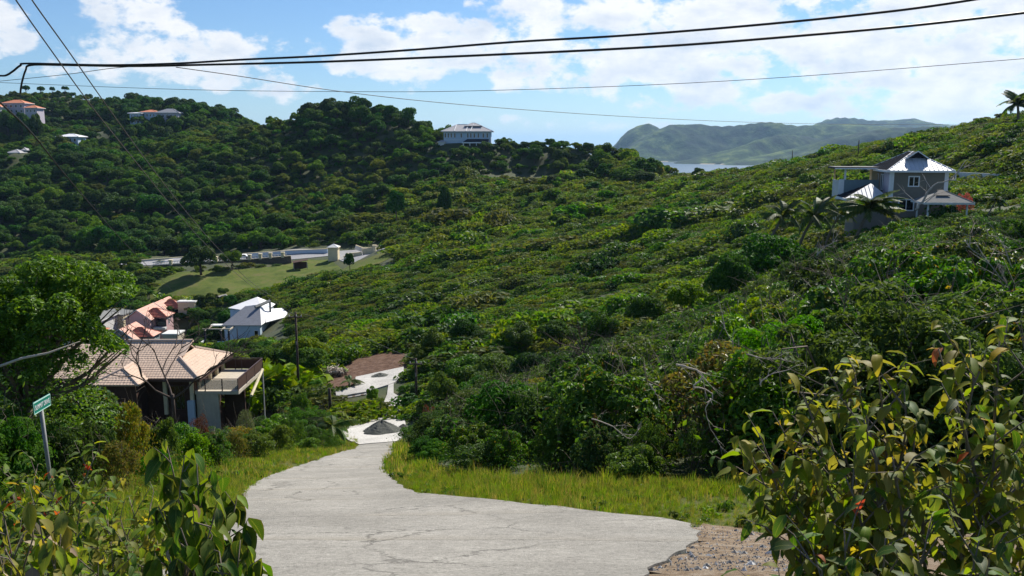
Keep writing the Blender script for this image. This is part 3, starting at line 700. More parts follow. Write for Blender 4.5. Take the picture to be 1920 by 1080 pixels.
def hill_trees():
    x, y = poisson(-480, 130, 262, 660, 5.9)
    k = (np.abs(x) < .70 * y + 12) & on_hill(x, y); x, y = x[k], y[k]; z = H(x, y)
    k = ok_ground(x, y, z) & facing(x, y, z, 7); x, y, z = x[k], y[k], z[k]
    n = len(x)
    s = .60 + .70 * rng.random(n) ** 2.2 + .20 * clump(x, y, 19); s = np.clip(s, .42, 1.5)
    px, py = proj(x, y, z)
    # taller dark trees on two crests, low scrub towards the ridge on the far left
    big = ((px > 570) & (px < 830) & (py < 255)) | ((px > 240) & (px < 440) & (py < 235) & (y > 560)); s = np.where(big, s * 1.12, s)
    s = np.where((px < 240) & (py < 205), s * .7, s)
    s = np.where((px > 930) & (py < 300), s * .8, s)
    s = np.where((px > 790) & (px < 960) & (y < 385) , np.minimum(s, .62), s)
    for it in range(3):
        bad = ~ok_view(x, y, z, 7.0 * s, 4.4 * s); s = np.where(bad, s * .6, s)
    k = ok_view(x, y, z, 7.0 * s, 4.4 * s); x, y, z, s, px, py = (q[k] for q in (x, y, z, s, px, py))
    n = len(x); rz = rng.uniform(0, 6.28, n)
    dark = clump(x + 40, y, 31) + .5 * rng.normal(0, 1, n) + big[k] * 1.2
    kind = np.where(dark > .45, rng.integers(0, 4, n), np.where(dark > -.6, rng.integers(4, 7, n), rng.integers(7, 9, n)))
    size = s * F / y
    inf = (px > -40) & (px < 1400)
    order = np.argsort(-(size * inf)); solo = order[:290]; rest = order[290:]
    look = ['dark green rounded tree', 'mid green bushy tree', 'olive green low spreading tree']
    def zone(a, b):
        v = 'high on the hill' if b < 300 else 'midway up the hill' if b < 390 else 'at the foot of the hill'
        w = 'left end' if a < 190 else 'below the ridge houses' if a < 430 else 'under the tall crest' if a < 780 else 'below the crest house' if a < 960 else 'right of the crest house'
        return v + ', ' + w
    for i in solo:
        o = obj('hillside_tree', KT[kind[i]]); o.location = (x[i], y[i], z[i] - .3); o.rotation_euler = (0, 0, rz[i])
        o.scale = (s[i], s[i] * rng.uniform(.85, 1.15), s[i] * rng.uniform(.85, 1.2))
        q = 0 if kind[i] < 4 else 1 if kind[i] < 7 else 2
        w_ = zone(px[i], py[i]); tag(o, look[q] + ' ' + w_, 'tree', look[q] + 's ' + w_)
    for q, (a, b) in enumerate(((0, 4), (4, 7), (7, 9))):
        r_ = rest[(kind[rest] >= a) & (kind[rest] < b)]
        ss = s[r_][:, None] * np.stack([np.ones(len(r_)), rng.uniform(.85, 1.15, len(r_)), rng.uniform(.85, 1.2, len(r_))], 1)
        scatter('wooded_hillside', KT[a:b], np.stack([x[r_], y[r_], z[r_] - .3], 1), np.stack([0 * rz[r_], 0 * rz[r_], rz[r_]], 1), ss,
                ['dark dense woodland covering the far hillside', 'mid green woodland covering the far hillside', 'olive green woodland covering the far hillside'][q], 'woodland')
    print('hill trees', n)
hill_trees()
# undergrowth that closes the gaps between the trunks
def scrub_mesh(seed, mat_, n, rx, rz, leaf, nl=9, lr=.5, wind=0.0, asp=.6, jit=.7):
    g = np.random.default_rng(seed)
    p, d, c, r = crown_points(g, n, rx, rx * .7, rz, nl, lr, .1, shell=.5, inner=.2)
    p[:, 0] += np.maximum(p[:, 2], 0) * wind
    return mesh_np('scrub', leaves_np(p, d + np.array([0, 0, .3]), leaf, asp, .2, g, jit), quads(n if len(p) == n else len(p)), M[mat_])
KU = [scrub_mesh(200 + i, 'leaf_dark', 500, 2.2, 1.6, .5, 8, .9) for i in range(2)] + [scrub_mesh(204, 'leaf_mid', 500, 2.2, 1.6, .5, 8, .9)]
def undergrowth():
    x, y = poisson(-470, 130, 262, 640, 4.4); k = (np.abs(x) < .70 * y + 10) & on_hill(x, y); x, y = x[k], y[k]; z = H(x, y)
    k = ok_ground(x, y, z) & facing(x, y, z, 4) & ok_view(x, y, z, np.full(len(x), 2.0), np.full(len(x), 2.0)); x, y, z = x[k], y[k], z[k]; n = len(x)
    s = rng.uniform(.7, 1.3, n)
    scatter('hillside_undergrowth', KU, np.stack([x, y, z - .2], 1), np.stack([0 * x, 0 * x, rng.uniform(0, 6.28, n)], 1), np.stack([s, s, s * rng.uniform(.7, 1.3, n)], 1),
            'dark undergrowth filling the gaps between the hillside trees', 'undergrowth')
undergrowth()

# ---- wind-combed scrub on the spur and the scrub flat beyond
KS = [scrub_mesh(300 + i, 'leaf_scrub', 620, 1.55, .85, .20, 14, .40, .55) for i in range(3)] + \
     [scrub_mesh(310 + i, 'leaf_scrub2', 600, 1.6, .75, .20, 14, .38, .6) for i in range(2)] + [scrub_mesh(320 + i, 'leaf_shrub', 640, 1.3, 1.0, .20, 13, .42, .4) for i in range(2)] + [scrub_mesh(325, 'leaf_dark', 640, 1.4, 1.1, .20, 13, .42, .4)]
KF = [scrub_mesh(330 + i, ['leaf_scrub', 'leaf_mid', 'leaf_olive'][i % 3], 520, 1.9, 1.3, .34, 10, .65, .1) for i in range(6)]
NEAR_TOP = ([700, 765, 800, 850, 960, 1050, 1150, 1250, 1350, 1450, 1600, 1700, 1800, 1920, 2100], [850, 800, 770, 715, 685, 645, 612, 585, 545, 485, 432, 388, 385, 385, 370])
def spur():
    x, y = poisson(-190, 175, 50, 345, 1.45); k = (np.abs(x) < .68 * y + 8); x, y = x[k], y[k]; z = H(x, y)
    px, py = proj(x, y, z)
    left = np.interp(py, [300, 470, 550, 600, 700, 760], [600, 560, 430, 500, 560, 570])
    k = (~on_hill(x, y)) & ok_ground(x, y, z) & facing(x, y, z, 1.5) & (py < 810)
    k &= ~((py > 640) & (y < 70) & (px < 700) & (px > 560) & (py > 780))
    x, y, z, px, py, left = (q[k] for q in (x, y, z, px, py, left)); n = len(x)
    flat = ((px < left) & (py > 480)) | ((y > 205) & (px < 1230) & (px - 620 > (py - 460) * 1.2) & (py < 470))
    ca, sa = math.cos(.38), math.sin(.38); u = x * ca + y * sa; w_ = -x * sa + y * ca        # wind-combed bands
    band = np.sin(w_ / 1.9 + 1.6 * np.sin(u / 15) + .8 * np.sin(w_ / 7)) * (.6 + .4 * np.sin(u / 9 + w_ / 5)); patch = clump(u / 2.2, w_, 8)
    s = rng.uniform(.6, 1.1, n) * (1 + .9 * rng.random(n) ** 5) * (1 + .42 * np.where(flat, 0, band) + .30 * patch); st = rng.uniform(1.0, 2.1, n)
    tall = (clump(u * .5, w_, 4.5) > .62) | (rng.random(n) < .03); s = np.where(tall, s * 1.75, s)
    thin = rng.random(n) < np.where(flat, np.where(px < left, .35, .6), 1.0); 
    k = ok_view(x, y, z, 1.1 * s, 1.6 * s) & thin
    # streaks run up to the right: long axis along the slope line seen in the photo
    az = np.where(flat, rng.uniform(0, 6.28, n), rng.normal(.38, .22, n))
    for nm, sel, kinds, lb in (('slope_scrub', k & ~flat, KS, 'low wind-combed green scrub covering the slope behind the driveway'), ('valley_scrub', k & flat, KF, 'knee-high leafy scrub on the flat below the wooded hill')):
        i = np.where(sel)[0]
        scatter(nm, kinds, np.stack([x[i], y[i], z[i] - .12], 1), np.stack([0 * x[i], 0 * x[i], az[i]], 1),
                np.stack([s[i] * st[i], s[i], s[i] * rng.uniform(.7, 1.4, len(i))], 1), lb, 'scrub')
        print(nm, len(i))
spur()

# ---- trees in the valley between the tiled house and the road below
KV = []
for i in range(3): KV.append(make_tree_mesh('valley_tree', 400 + i, 'leaf_mid', 5200, 3.0, 2.8, 20, 1.05, .30, 2.0, .2, split=True))
for i in range(2): KV.append(make_tree_mesh('valley_tree', 410 + i, 'leaf_dark', 5200, 2.8, 3.0, 18, 1.05, .30, 2.0, .2, split=True))
for i in range(2): KV.append(make_tree_mesh('valley_tree', 420 + i, 'leaf_olive', 5200, 3.1, 2.4, 22, .9, .28, 1.8, .2, split=True))
def plant(name, pair, x, y, z, s, rz, label, cat, group=None, sz=None, tilt=0.0):
    """a tree or bush: an Empty at its foot with crown and trunk as parts"""
    r_ = empty(name, (x, y, z), rz); r_.scale = (s, s, s * (sz or 1)); r_.rotation_euler[1] = tilt
    a = obj('crown' if 'tree' in name else 'foliage', pair[0], r_); b = obj('trunk' if 'tree' in name else 'branches', pair[1], r_)
    tag(r_, label, cat, group); return r_
def vz(a, b):
    return 'between the tiled house and the driveway' if b > 640 and a > 420 else 'beyond the tiled house roof' if b > 640 else 'right of the white villa' if a > 530 and b > 560 else 'just around the white villa' if a > 340 and b > 560 else 'beside the pink terrace houses' if b > 560 else 'in the valley below the lawn bank' if a > 290 else 'in the valley behind the big left tree'
def valley_trees():
    x, y = poisson(-150, 40, 84, 262, 3.9); k = (np.abs(x) < .66 * y + 6); x, y = x[k], y[k]; z = H(x, y); px, py = proj(x, y, z)
    left = np.interp(py, [300, 470, 520, 560, 600, 700, 760], [600, 600, 500, 430, 520, 590, 600]) + 25
    k = ok_ground(x, y, z) & (px < left) & (py > 470) & ~((py > 735) & (px > 585)) & facing(x, y, z, 5)
    k &= ~((py > 540) & (py < 600) & (px > 560)) | (rng.random(len(x)) < .35)
    x, y, z, px, py = (q[k] for q in (x, y, z, px, py)); n = len(x); s = rng.uniform(.5, 1.15, n)
    s = np.where((px > 250) & (px < 390) & (y < 200), s * .9, s)
    for it in range(4): bad = ~ok_view(x, y, z, 5.4 * s, 3.0 * s); s = np.where(bad, s * .72, s)
    k = ok_view(x, y, z, 5.4 * s, 3.0 * s) & (s > .2); idx = np.where(k)[0]
    idx = idx[np.argsort(-s[idx] / y[idx])]
    for j, i in enumerate(idx[:280]):
        q = rng.integers(0, 7); g_ = 0 if q < 3 else 1 if q < 5 else 2
        plant('valley_tree', KV[q], x[i], y[i], z[i], s[i], rng.uniform(0, 6.28),
              ['mid green bushy tree ', 'dark green rounded tree ', 'olive green loose tree '][g_] + vz(px[i], py[i]), 'tree',
              ['mid green trees ', 'dark trees ', 'olive trees '][g_] + vz(px[i], py[i]))
    rest = idx[280:]
    if len(rest):
        scatter('valley_trees_beyond', [p[0] for p in KV], np.stack([x[rest], y[rest], z[rest]], 1), np.stack([0 * rest, 0 * rest, rng.uniform(0, 6, len(rest))], 1), np.stack([s[rest]] * 3, 1), 'mass of green trees further down in the valley', 'woodland')
    print('valley trees', len(idx))
valley_trees()

# ---- right bank: dense shrubs and small trees above the grass verge
def shrub_pair(seed, mat_, n, rx, rz, leaf, nl, lr, trunk_h, r0, asp=.5, jit=.8, second=None, bare=6, droop=.2, bark='bark', shell=.45):
    g = np.random.default_rng(seed)
    p, d, c, r = crown_points(g, n, rx, rx, rz, nl, lr, trunk_h, shell=shell, inner=.25)
    low = g.random(n // 3); pl = np.stack([g.normal(0, rx * .45, n // 3), g.normal(0, rx * .45, n // 3), low * trunk_h * 1.3], 1)
    p = np.concatenate([p, pl]); d = np.concatenate([d, unit(pl * np.array([1, 1, .2]))])
    v = leaves_np(p, d + np.array([0, 0, .25]), leaf, asp, .22, g, jit, droop)
    nq = len(v) // 4; mi = np.zeros(nq, int)
    mats = [M[mat_]]
    if second: mats.append(M[second]); mi[g.random(nq) < .06] = 1
    me = mesh_np('foliage', v, quads(nq), mats, False, mi)
    mb = MB(); b0 = Vector((0, 0, -.2))
    for j in range(bare + 4):
        a = g.uniform(0, 6.28); tip = Vector(c[g.integers(0, len(c))]) * g.uniform(1.0, 1.35) + Vector(g.normal(0, .12 * rx, 3)); 
        pts = [b0 + Vector((math.cos(a) * .1, math.sin(a) * .1, 0))]
        for k in (.3, .55, .8, 1.0): pts.append(pts[0].lerp(tip, k) + Vector(g.normal(0, .07 * rx, 3)) + Vector((0, 0, math.sin(k * 3.1) * .12 * rz)))
        mb.tube(pts, [r0, r0 * .75, r0 * .55, r0 * .35, r0 * .15], 4, 0, cap=False)
        for h in range(4):
            s_ = pts[g.integers(2, 5)]; e = s_ + Vector(g.normal(0, .28 * rx, 3)) + Vector((0, 0, .12 * rz)); m_ = (s_ + e) * .5 + Vector(g.normal(0, .06 * rx, 3))
            mb.tube([s_, m_, e], [r0 * .22, r0 * .15, r0 * .05], 3, 0, cap=False)
    return me, mb.mesh('branches', M[bark], True)
KN = [shrub_pair(500, 'leaf_shrub', 5200, 1.7, 1.9, .145, 44, .36, 1.1, .035, second='leaf_yellow', jit=.6, shell=.25),
      shrub_pair(501, 'leaf_shrub', 5200, 1.9, 1.6, .135, 48, .34, .9, .035, second='leaf_lime', jit=.6, shell=.25),
      shrub_pair(502, 'leaf_dark', 5000, 1.6, 2.0, .15, 40, .38, 1.2, .04, jit=.6, shell=.25, second='leaf_mid'),
      shrub_pair(503, 'leaf_lime', 4300, 1.6, 1.6, .15, 42, .32, 1.0, .035, jit=.6, shell=.25, second='leaf_shrub'),
      shrub_pair(504, 'leaf_mid', 8000, 1.8, 1.7, .095, 52, .31, 1.0, .035, jit=.6, shell=.25, second='leaf_dark'),
      shrub_pair(505, 'leaf_feather', 8000, 1.7, 1.5, .10, 40, .34, 1.0, .03, asp=.3, jit=.35, shell=.25),
      shrub_pair(506, 'leaf_yellow', 4200, 1.5, 1.6, .105, 40, .32, 1.0, .03, bare=6, second='leaf_mid'),
      shrub_pair(507, 'leaf_shrub', 3000, 1.7, 1.9, .11, 30, .34, 1.2, .03, bare=12)]
KNL = ['glossy green leafy shrub', 'broad glossy shrub', 'dark dense shrub', 'lime green shrub', 'small-leaved shrub', 'feathery shrub', 'yellowish shrub', 'sparse twiggy shrub']
WHERE_R = ['by the right grass verge', 'midway up the right bank', 'high on the right bank']
def right_bank():
    x, y = poisson(-8, 62, 14.5, 98, 2.35); z = H(x, y); px, py = proj(x, y, z)
    edge = np.interp(px, [700, 745, 770, 800, 850, 950, 1100, 1250, 1400, 1900, 2300], [832, 832, 852, 872, 888, 902, 908, 908, 905, 880, 870])
    k = (py < edge) & (px > np.interp(py, [640, 700, 760, 830, 850], [790, 775, 770, 765, 770])) & (x < .70 * y + 5) & ok_ground(x, y, z)
    x, y, z, px, py = (q[k] for q in (x, y, z, px, py)); n = len(x)
    tgt = np.interp(px, *NEAR_TOP); ang = PITCH - np.arctan((540 - tgt) / F); zt = -np.tan(ang) * np.hypot(y, 0)
    front = (edge[k] - py) < 22
    h = np.minimum(rng.uniform(2.8, 6.6, n) , zt - z); h = np.where(front, np.minimum(h, rng.uniform(1.3, 2.6, n)), h)
    h = np.where((px < 900) & (y < 40), np.minimum(h, 2.2), h)
    k = (h > .8); idx = np.where(k)[0]
    s = h / 3.3
    k2 = ok_view(x, y, z, h, 1.7 * s); idx = np.array([i for i in idx if k2[i]])
    vis = idx[np.argsort(-(h[idx] / y[idx]) * np.where(px[idx] < 1960, 1, .3))]
    cnt = 0; rest = vis[285:]
    scatter('bank_thicket', [KN[j][0] for j in (0, 1, 2, 4)], np.stack([x[rest], y[rest], z[rest] - .1], 1), np.stack([0 * rest, 0 * rest, rng.uniform(0, 6, len(rest))], 1),
            np.stack([np.maximum(s[rest], .42), np.maximum(s[rest], .42), s[rest]], 1), 'green thicket filling the right bank between the larger shrubs', 'thicket')
    for i in vis[:285]:
        d = clump(x[i] * 1.3, y[i], 5.0); u = rng.random()
        q = 4 if u < .25 else 0 if u < .45 else 1 if u < .6 else 2 if u < .70 else 7 if u < .80 else 3 if u < .88 else 6 if u < .94 else 5
        if px[i] > 1350 and y[i] > 26 and u < .28: q = 3
        w = 0 if y[i] < 24 else 1 if y[i] < 50 else 2; sd_ = ', near the driveway bend' if px[i] < 1000 else ', left of the S-curved branch' if px[i] < 1270 else ', below the row of palms' if px[i] < 1560 else ', towards the right edge'
        sc = max(s[i], .42)
        plant('bank_shrub', KN[q], x[i], y[i], z[i] - .1, sc * rng.uniform(.9, 1.15), rng.uniform(0, 6.28), KNL[q] + ' ' + WHERE_R[w] + sd_, 'shrub', KNL[q] + 's ' + WHERE_R[w] + sd_, sz=float(np.clip(h[i] / 3.3 / sc, .6, 1.3)))
        cnt += 1
    print('right bank', cnt, len(vis))
right_bank()
# ---- left verge bushes
def left_verge():
    x, y = poisson(-40, -3, 15, 74, 2.0); z = H(x, y); px, py = proj(x, y, z)
    edge = np.interp(px, [-300, 0, 190, 300, 400, 480, 540, 600, 645, 660], [960, 940, 905, 885, 872, 858, 842, 826, 815, 800])
    k = (py < edge) & (px < 650) & (px > -260) & ok_ground(x, y, z)
    x, y, z, px, py = (q[k] for q in (x, y, z, px, py)); n = len(x)
    top = ([-300, 0, 150, 220, 262, 300, 360, 430, 480, 520, 560, 610, 650], [690, 690, 650, 690, 735, 760, 785, 785, 765, 745, 735, 750, 795])
    tgt = np.interp(px, *top); ang = PITCH - np.arctan((540 - tgt) / F); zt = -np.tan(ang) * y
    h = np.minimum(rng.uniform(1.8, 4.2, n), zt - z); cnt = 0
    for i in range(n):
        if h[i] < .7: continue
        if not ok_view(x[i:i+1], y[i:i+1], z[i:i+1], h[i], .8 * h[i] / 3.3)[0] and px[i] > 560: continue
        u = rng.random()
        if px[i] < 300 and y[i] > 20: q = 6 if u < .4 else 1 if u < .6 else 3 if u < .8 else 0
        else: q = 3 if u < .28 else 1 if u < .45 else 4 if u < .6 else 6 if u < .75 else 5 if u < .9 else 0
        sc = max(h[i] / 3.3, .4)
        plant('roadside_shrub', KN[q], x[i], y[i], z[i] - .1, sc * rng.uniform(.95, 1.2), rng.uniform(0, 6.28), KNL[q] + (lw := ' left of the road, behind the street sign' if px[i] < 200 else ' left of the road, in front of the tiled house' if px[i] < 430 else ' left of the road, near the utility pole'), 'shrub', KNL[q] + 's' + lw, sz=float(np.clip(h[i] / 3.3 / sc, .6, 1.3)))
        cnt += 1
    print('left verge', cnt)
left_verge()
# ---- trees in the hollow between the right bank and the spur, and around the driveway
KH = [make_tree_mesh('hollow_tree', 600 + i, ['leaf_dark', 'leaf_mid', 'leaf_shrub', 'leaf_dark'][i], 7000, 2.9, 2.6, 26, .85, .22, 1.6, .16, split=True, wind=.15) for i in range(4)]
KL = [make_tree_mesh('young_tree', 610, 'leaf_lime', 6000, 2.2, 3.0, 22, .75, .20, 1.6, .12, split=True), make_tree_mesh('young_tree', 611, 'leaf_shrub', 6000, 2.2, 2.6, 22, .75, .20, 1.4, .12, split=True)]
def at_px(px, py, Y=None):
    if Y is None: q = hit(px, py); return q
    p = P(px, py, Y); return np.array([p[0], Y, h1(p[0], Y)])
def tree_to(name, pair, px, top, Y, rad_px, label, cat='tree', group=None, hm=5.0, rm=2.9, rz=None):
    """tree standing at distance Y whose top reaches photo row 'top'"""
    if name in ('ridge_tree', 'windblown_tree'):      # stand on the crest itself
        ys = np.arange(Y - 110 * (Y > 400) - 25, Y + 60, 2.0); d_ = cdir(px, top); k_ = np.argmin(d_[2] / d_[1] * ys - H(d_[0] / d_[1] * ys, ys)); Y = float(ys[k_])
    p = P(px, top, Y); z = h1(p[0], Y); dep = Y * math.cos(PITCH) - p[2] * math.sin(PITCH)
    hh = max(p[2] - z, .6); s = (rad_px / F * dep) / rm
    return plant(name, pair, p[0], Y, z, s, rng.uniform(0, 6.28) if rz is None else rz, label, cat, group, sz=hh / hm / s)
for (px, top, Y, rp, q, lb) in [
    (1450, 418, 84, 80, 0, 'large dark rounded tree in the hollow below the coconut palms'), (1372, 455, 80, 52, 3, 'dark round tree left of the large dark tree in the hollow'),
    (1525, 450, 74, 50, 0, 'dark tree in the hollow right of the large dark tree'), (1300, 520, 84, 46, 1, 'mid green tree low in the hollow in front of the spur'),
    (1215, 545, 88, 40, 3, 'dark bushy tree at the left end of the hollow'), (1130, 575, 84, 38, 0, 'dark bush in the hollow above the bare branches'),
    (1050, 590, 86, 38, 1, 'mid green rounded tree right of the twin bushes by the driveway'), (970, 600, 90, 34, 2, 'glossy green bush below the combed slope'),
    (868, 590, 97, 30, 3, 'dark tree standing behind the lime green tree by the driveway'), (905, 612, 92, 30, 0, 'dark green bush right of the driveway trees'),
    (1420, 520, 66, 36, 2, 'glossy green bush at the foot of the large dark tree'), (1250, 580, 70, 40, 2, 'leafy green bush above the long bare branch'),
    (868, 662, 80, 42, 2, 'broad vivid green bush mass right of the driveway'), (920, 655, 76, 56, 1, 'wide mid green bush between driveway and red-leaved shrub'), (1000, 650, 72, 46, 3, 'dark green bush above the verge shrubs'),
    (835, 692, 72, 28, 2, 'vivid green bush right of the second utility pole'), (890, 702, 66, 36, 2, 'vivid green low bush beside the driveway bend')]:
    tree_to('hollow_tree', KH[q], px, top, Y, rp, lb, hm=4.3, rm=2.4)
tree_to('young_tree', KL[0], 812, 605, 92, 34, 'lime green upright tree at the top of the driveway', hm=4.7, rm=2.6)
tree_to('young_tree', KL[0], 784, 640, 90, 22, 'small lime green tree beside the upper drive', hm=4.7, rm=2.6)
tree_to('young_tree', KL[1], 786, 672, 84, 20, 'green bush tree at the right edge of the driveway', hm=4.2, rm=2.6)
tree_to('young_tree', KL[1], 780, 712, 77, 18, 'dark green bush hanging over the driveway edge', hm=4.2, rm=2.6)
tree_to('young_tree', KL[1], 792, 738, 70, 20, 'green bush at the driveway bend', hm=4.2, rm=2.6)
tree_to('young_tree', KL[0], 697, 718, 76.5, 18, 'leafy lime green tree between the two driveways', hm=4.7, rm=2.6)
tree_to('young_tree', KL[1], 706, 742, 75, 13, 'dark bush at the foot of the lime tree between the driveways', hm=4.2, rm=2.6)
tree_to('young_tree', (KL[0][0], KL[0][1]), 722, 655, 97, 5, 'tiny yellow-green sapling on the bare brown soil', hm=4.7, rm=2.6)
# dark round trees standing in the valley scrub
for (px, top, Y, rp, lb) in [(832, 340, 262, 20, 'dark conical tree standing alone in the valley scrub'), (742, 350, 300, 22, 'dark rounded tree at the left of the valley scrub'), (1040, 325, 305, 22, 'dark round tree at the edge of the valley scrub'),
     (1115, 338, 275, 26, 'round dark tree right of the valley scrub'), (1095, 312, 310, 30, 'mid green tree behind the round dark tree'), (1208, 318, 268, 30, 'very dark dense tree in the saddle'), (1135, 302, 300, 26, 'green tree above the saddle'),
     (1175, 325, 285, 20, 'pale leaning tree in the saddle'), (1235, 300, 285, 18, 'yellowish tree on the saddle beside the sea view'), (1310, 312, 262, 15, 'green bush on the skyline under the bay'), (1350, 315, 256, 18, 'dark green tree on the skyline right of the bay'),
     (752, 455, 222, 22, 'dark green round tree at the end of the cream wall'), (655, 470, 205, 14, 'green bush below the lawn bank'), (905, 560, 128, 14, 'dark bush alone on the combed slope')]:
    q = 'yellow' in lb
    tree_to('dark_tree' if not q else 'yellow_tree', (make_tree_mesh('x', 620 + int(px) % 7, 'leaf_yellow', 3000, 2.9, 2.9, 18, 1.0, .45, 1.4, .2, split=True)) if q else KV[3 + int(px) % 2], px, top, Y, rp, lb, hm=4.9, rm=3.3)
# two trees on the lawn bank, with long shadows
for (px, top, base, rp, lb) in [(378, 455, 510, 32, 'dark round-crowned tree on the lawn bank, larger of the pair'), (436, 462, 499, 20, 'smaller round-crowned tree on the lawn bank right of the larger one')]:
    b = hit(px, base + 6); dep = b[1] * math.cos(PITCH) - b[2] * math.sin(PITCH); s = rp / F * dep / 2.5
    hh = P(px, top, b[1])[2] - b[2]
    plant('lawn_tree', KV[3 if rp > 25 else 0], b[0], b[1], b[2], s, 1.0, lb, 'tree', sz=hh / 4.9 / s)
# skyline trees on the far left ridge
KR = make_tree_mesh('ridge_tree', 640, 'leaf_dark', 2200, 2.6, 1.5, 16, .8, .4, 3.0, .16, split=True)
for (px, top, rp, lb) in [(47, 158, 9, 'dark little tree on the left ridge beside the dropping cable'), (75, 160, 9, 'thin tree on the left ridge, second from the cable'), (97, 161, 6, 'smallest airy tree on the left ridge'), (121, 160, 8, 'dark mushroom-shaped tree on the left ridge')]:
    tree_to('ridge_tree', KR, px, top, 632, rp, lb, hm=4.6, rm=2.7)
for i, (px, top) in enumerate([(985, 262), (1008, 258), (1032, 256), (1056, 258), (1080, 262), (1102, 264), (1126, 270), (1148, 276), (1168, 283), (1188, 292), (850, 262), (940, 266), (962, 264)]):
    tree_to('ridge_tree', KV[[3, 0, 4, 1, 5, 3, 0, 4, 3, 5, 0, 3, 4][i]], px, top, 352 if px < 1150 else 318, 17, ['dark', 'mid green'][i % 2] + ' tree on the crest right of the pale blue house', group='trees along the crest right of the pale blue house', hm=5.2, rm=3.2)
for px, top in ((-6, 206), (10, 203), (24, 205), (38, 202), (52, 206), (66, 204), (248, 230), (264, 226), (282, 224), (300, 231), (318, 229), (332, 226), (112, 263), (130, 266), (20, 290), (44, 291)):
    tree_to('garden_tree', KV[3 if px % 4 else 0], px, top, 538 if px < 90 and top < 250 else 520 if top < 250 else 482 if px > 60 else 442, 15 if px < 90 and top < 250 else 9, 'small dark tree hiding the foot of the houses on the ridge', group='small trees in front of the ridge houses', hm=5.2, rm=3.2)
# leaning windblown trees on the right skyline
for (px, top, Y, rp, lb) in [(1845, 214, 186, 24, 'windblown tree leaning along the right skyline'), (1880, 205, 176, 18, 'windblown tree under the skyline palm')]:
    t_ = tree_to('windblown_tree', KV[5], px, top, Y, rp, lb, hm=5.2, rm=3.2, rz=0.0)

# ================================================================ palms
def frond_mesh(seed, ln=2.6, arch=.9, side=0.0, w=.62):
    g = np.random.default_rng(seed); n = 34; V_ = []; Q = []
    ks = np.linspace(0, 1, n)
    sp = np.stack([ln * (ks - .12 * ks ** 2), side * ks ** 2 * ln, ln * (.42 * ks - arch * .8 * ks ** 2)], 1)
    for i in range(1, n):
        t = unit(sp[i] - sp[i - 1]); L_ = w * math.sin(math.pi * min(1, .12 + ks[i] * .86)) ** .7
        for s_ in (-1, 1):
            sd = np.array([0, s_, 0]) * .8 + t * .55 + np.array([0, 0, -.55 - .25 * g.random()]); sd = unit(sd) * L_ * g.uniform(.8, 1.15)
            b = len(V_); wd = t * .052 * ln / 2.6 * 1.6
            V_ += [sp[i] - wd, sp[i] + wd, sp[i] + sd + wd * .2, sp[i] + sd - wd * .2]; Q.append([b, b + 1, b + 2, b + 3])
    for i in range(n - 1):
        b = len(V_); q = .035 * (1 - ks[i] * .8)
        V_ += [sp[i] + [0, q, 0], sp[i + 1] + [0, q, 0], sp[i + 1] - [0, q, 0], sp[i] - [0, q, 0]]; Q.append([b, b + 1, b + 2, b + 3])
    return mesh_np('frond', np.array(V_), np.array(Q), M['palm'])
FR = [frond_mesh(i, 2.6, [.9, .6, 1.15, .75][i % 4], [.25, -.2, .1, .3][i % 4]) for i in range(4)]
def palm(x, y, z, th, s, label, nf=15, lean=(.3, 0), windy=.5):
    r_ = empty('palm_tree', (x, y, z)); tag(r_, label, 'palm')
    pts = [(lean[0] * k * k * th, lean[1] * k * th, th * k - .3 * (k == 0)) for k in (0, .25, .5, .75, 1)]
    MB().tube(pts, [.20 * s, .15 * s, .13 * s, .12 * s, .13 * s], 8).build('trunk', M['bark'], r_, True)
    tp = pts[-1]
    for k in range(nf):
        a = k * 2.4 + rng.normal(0, .15); el = rng.uniform(-.45, .95)
        f = obj('frond', FR[k % 4], r_); f.location = tp; f.scale = (s * rng.uniform(.85, 1.1),) * 3
        # wind from the right bends the fronds to the left/away
        f.rotation_euler = (rng.normal(0, .25), -el, a); 
    return r_
def palm_px(px, top, Y, s, label, **k):
    p = P(px, top, Y); z = h1(p[0], Y); palm(p[0], Y, z, max(.6, p[2] - z - .2 * s), s, label, **k)
palm_px(1425, 402, 92, 1.15, 'leftmost coconut palm in the row below the grey house')
palm_px(1492, 400, 94, 1.3, 'middle coconut palm below the grey house, fronds blown sideways')
palm_px(1548, 398, 98, .9, 'small dark palm beside the wing of the grey house', nf=12)
palm_px(1604, 386, 93, 1.5, 'tall coconut palm in front of the low wing of the grey house', nf=26)
palm_px(1912, 192, 172, 1.9, 'tall coconut palm on the right skyline', nf=16, lean=(-.1, 0))
palm_px(612, 796, 60, .75, 'small palm at the roadside where the road narrows', nf=10)
palm_px(655, 748, 82, .6, 'small palm left of the upper drive', nf=9)
palm_px(1850, 372, 90, .6, 'low spiky palm in the garden right of the grey house', nf=16)

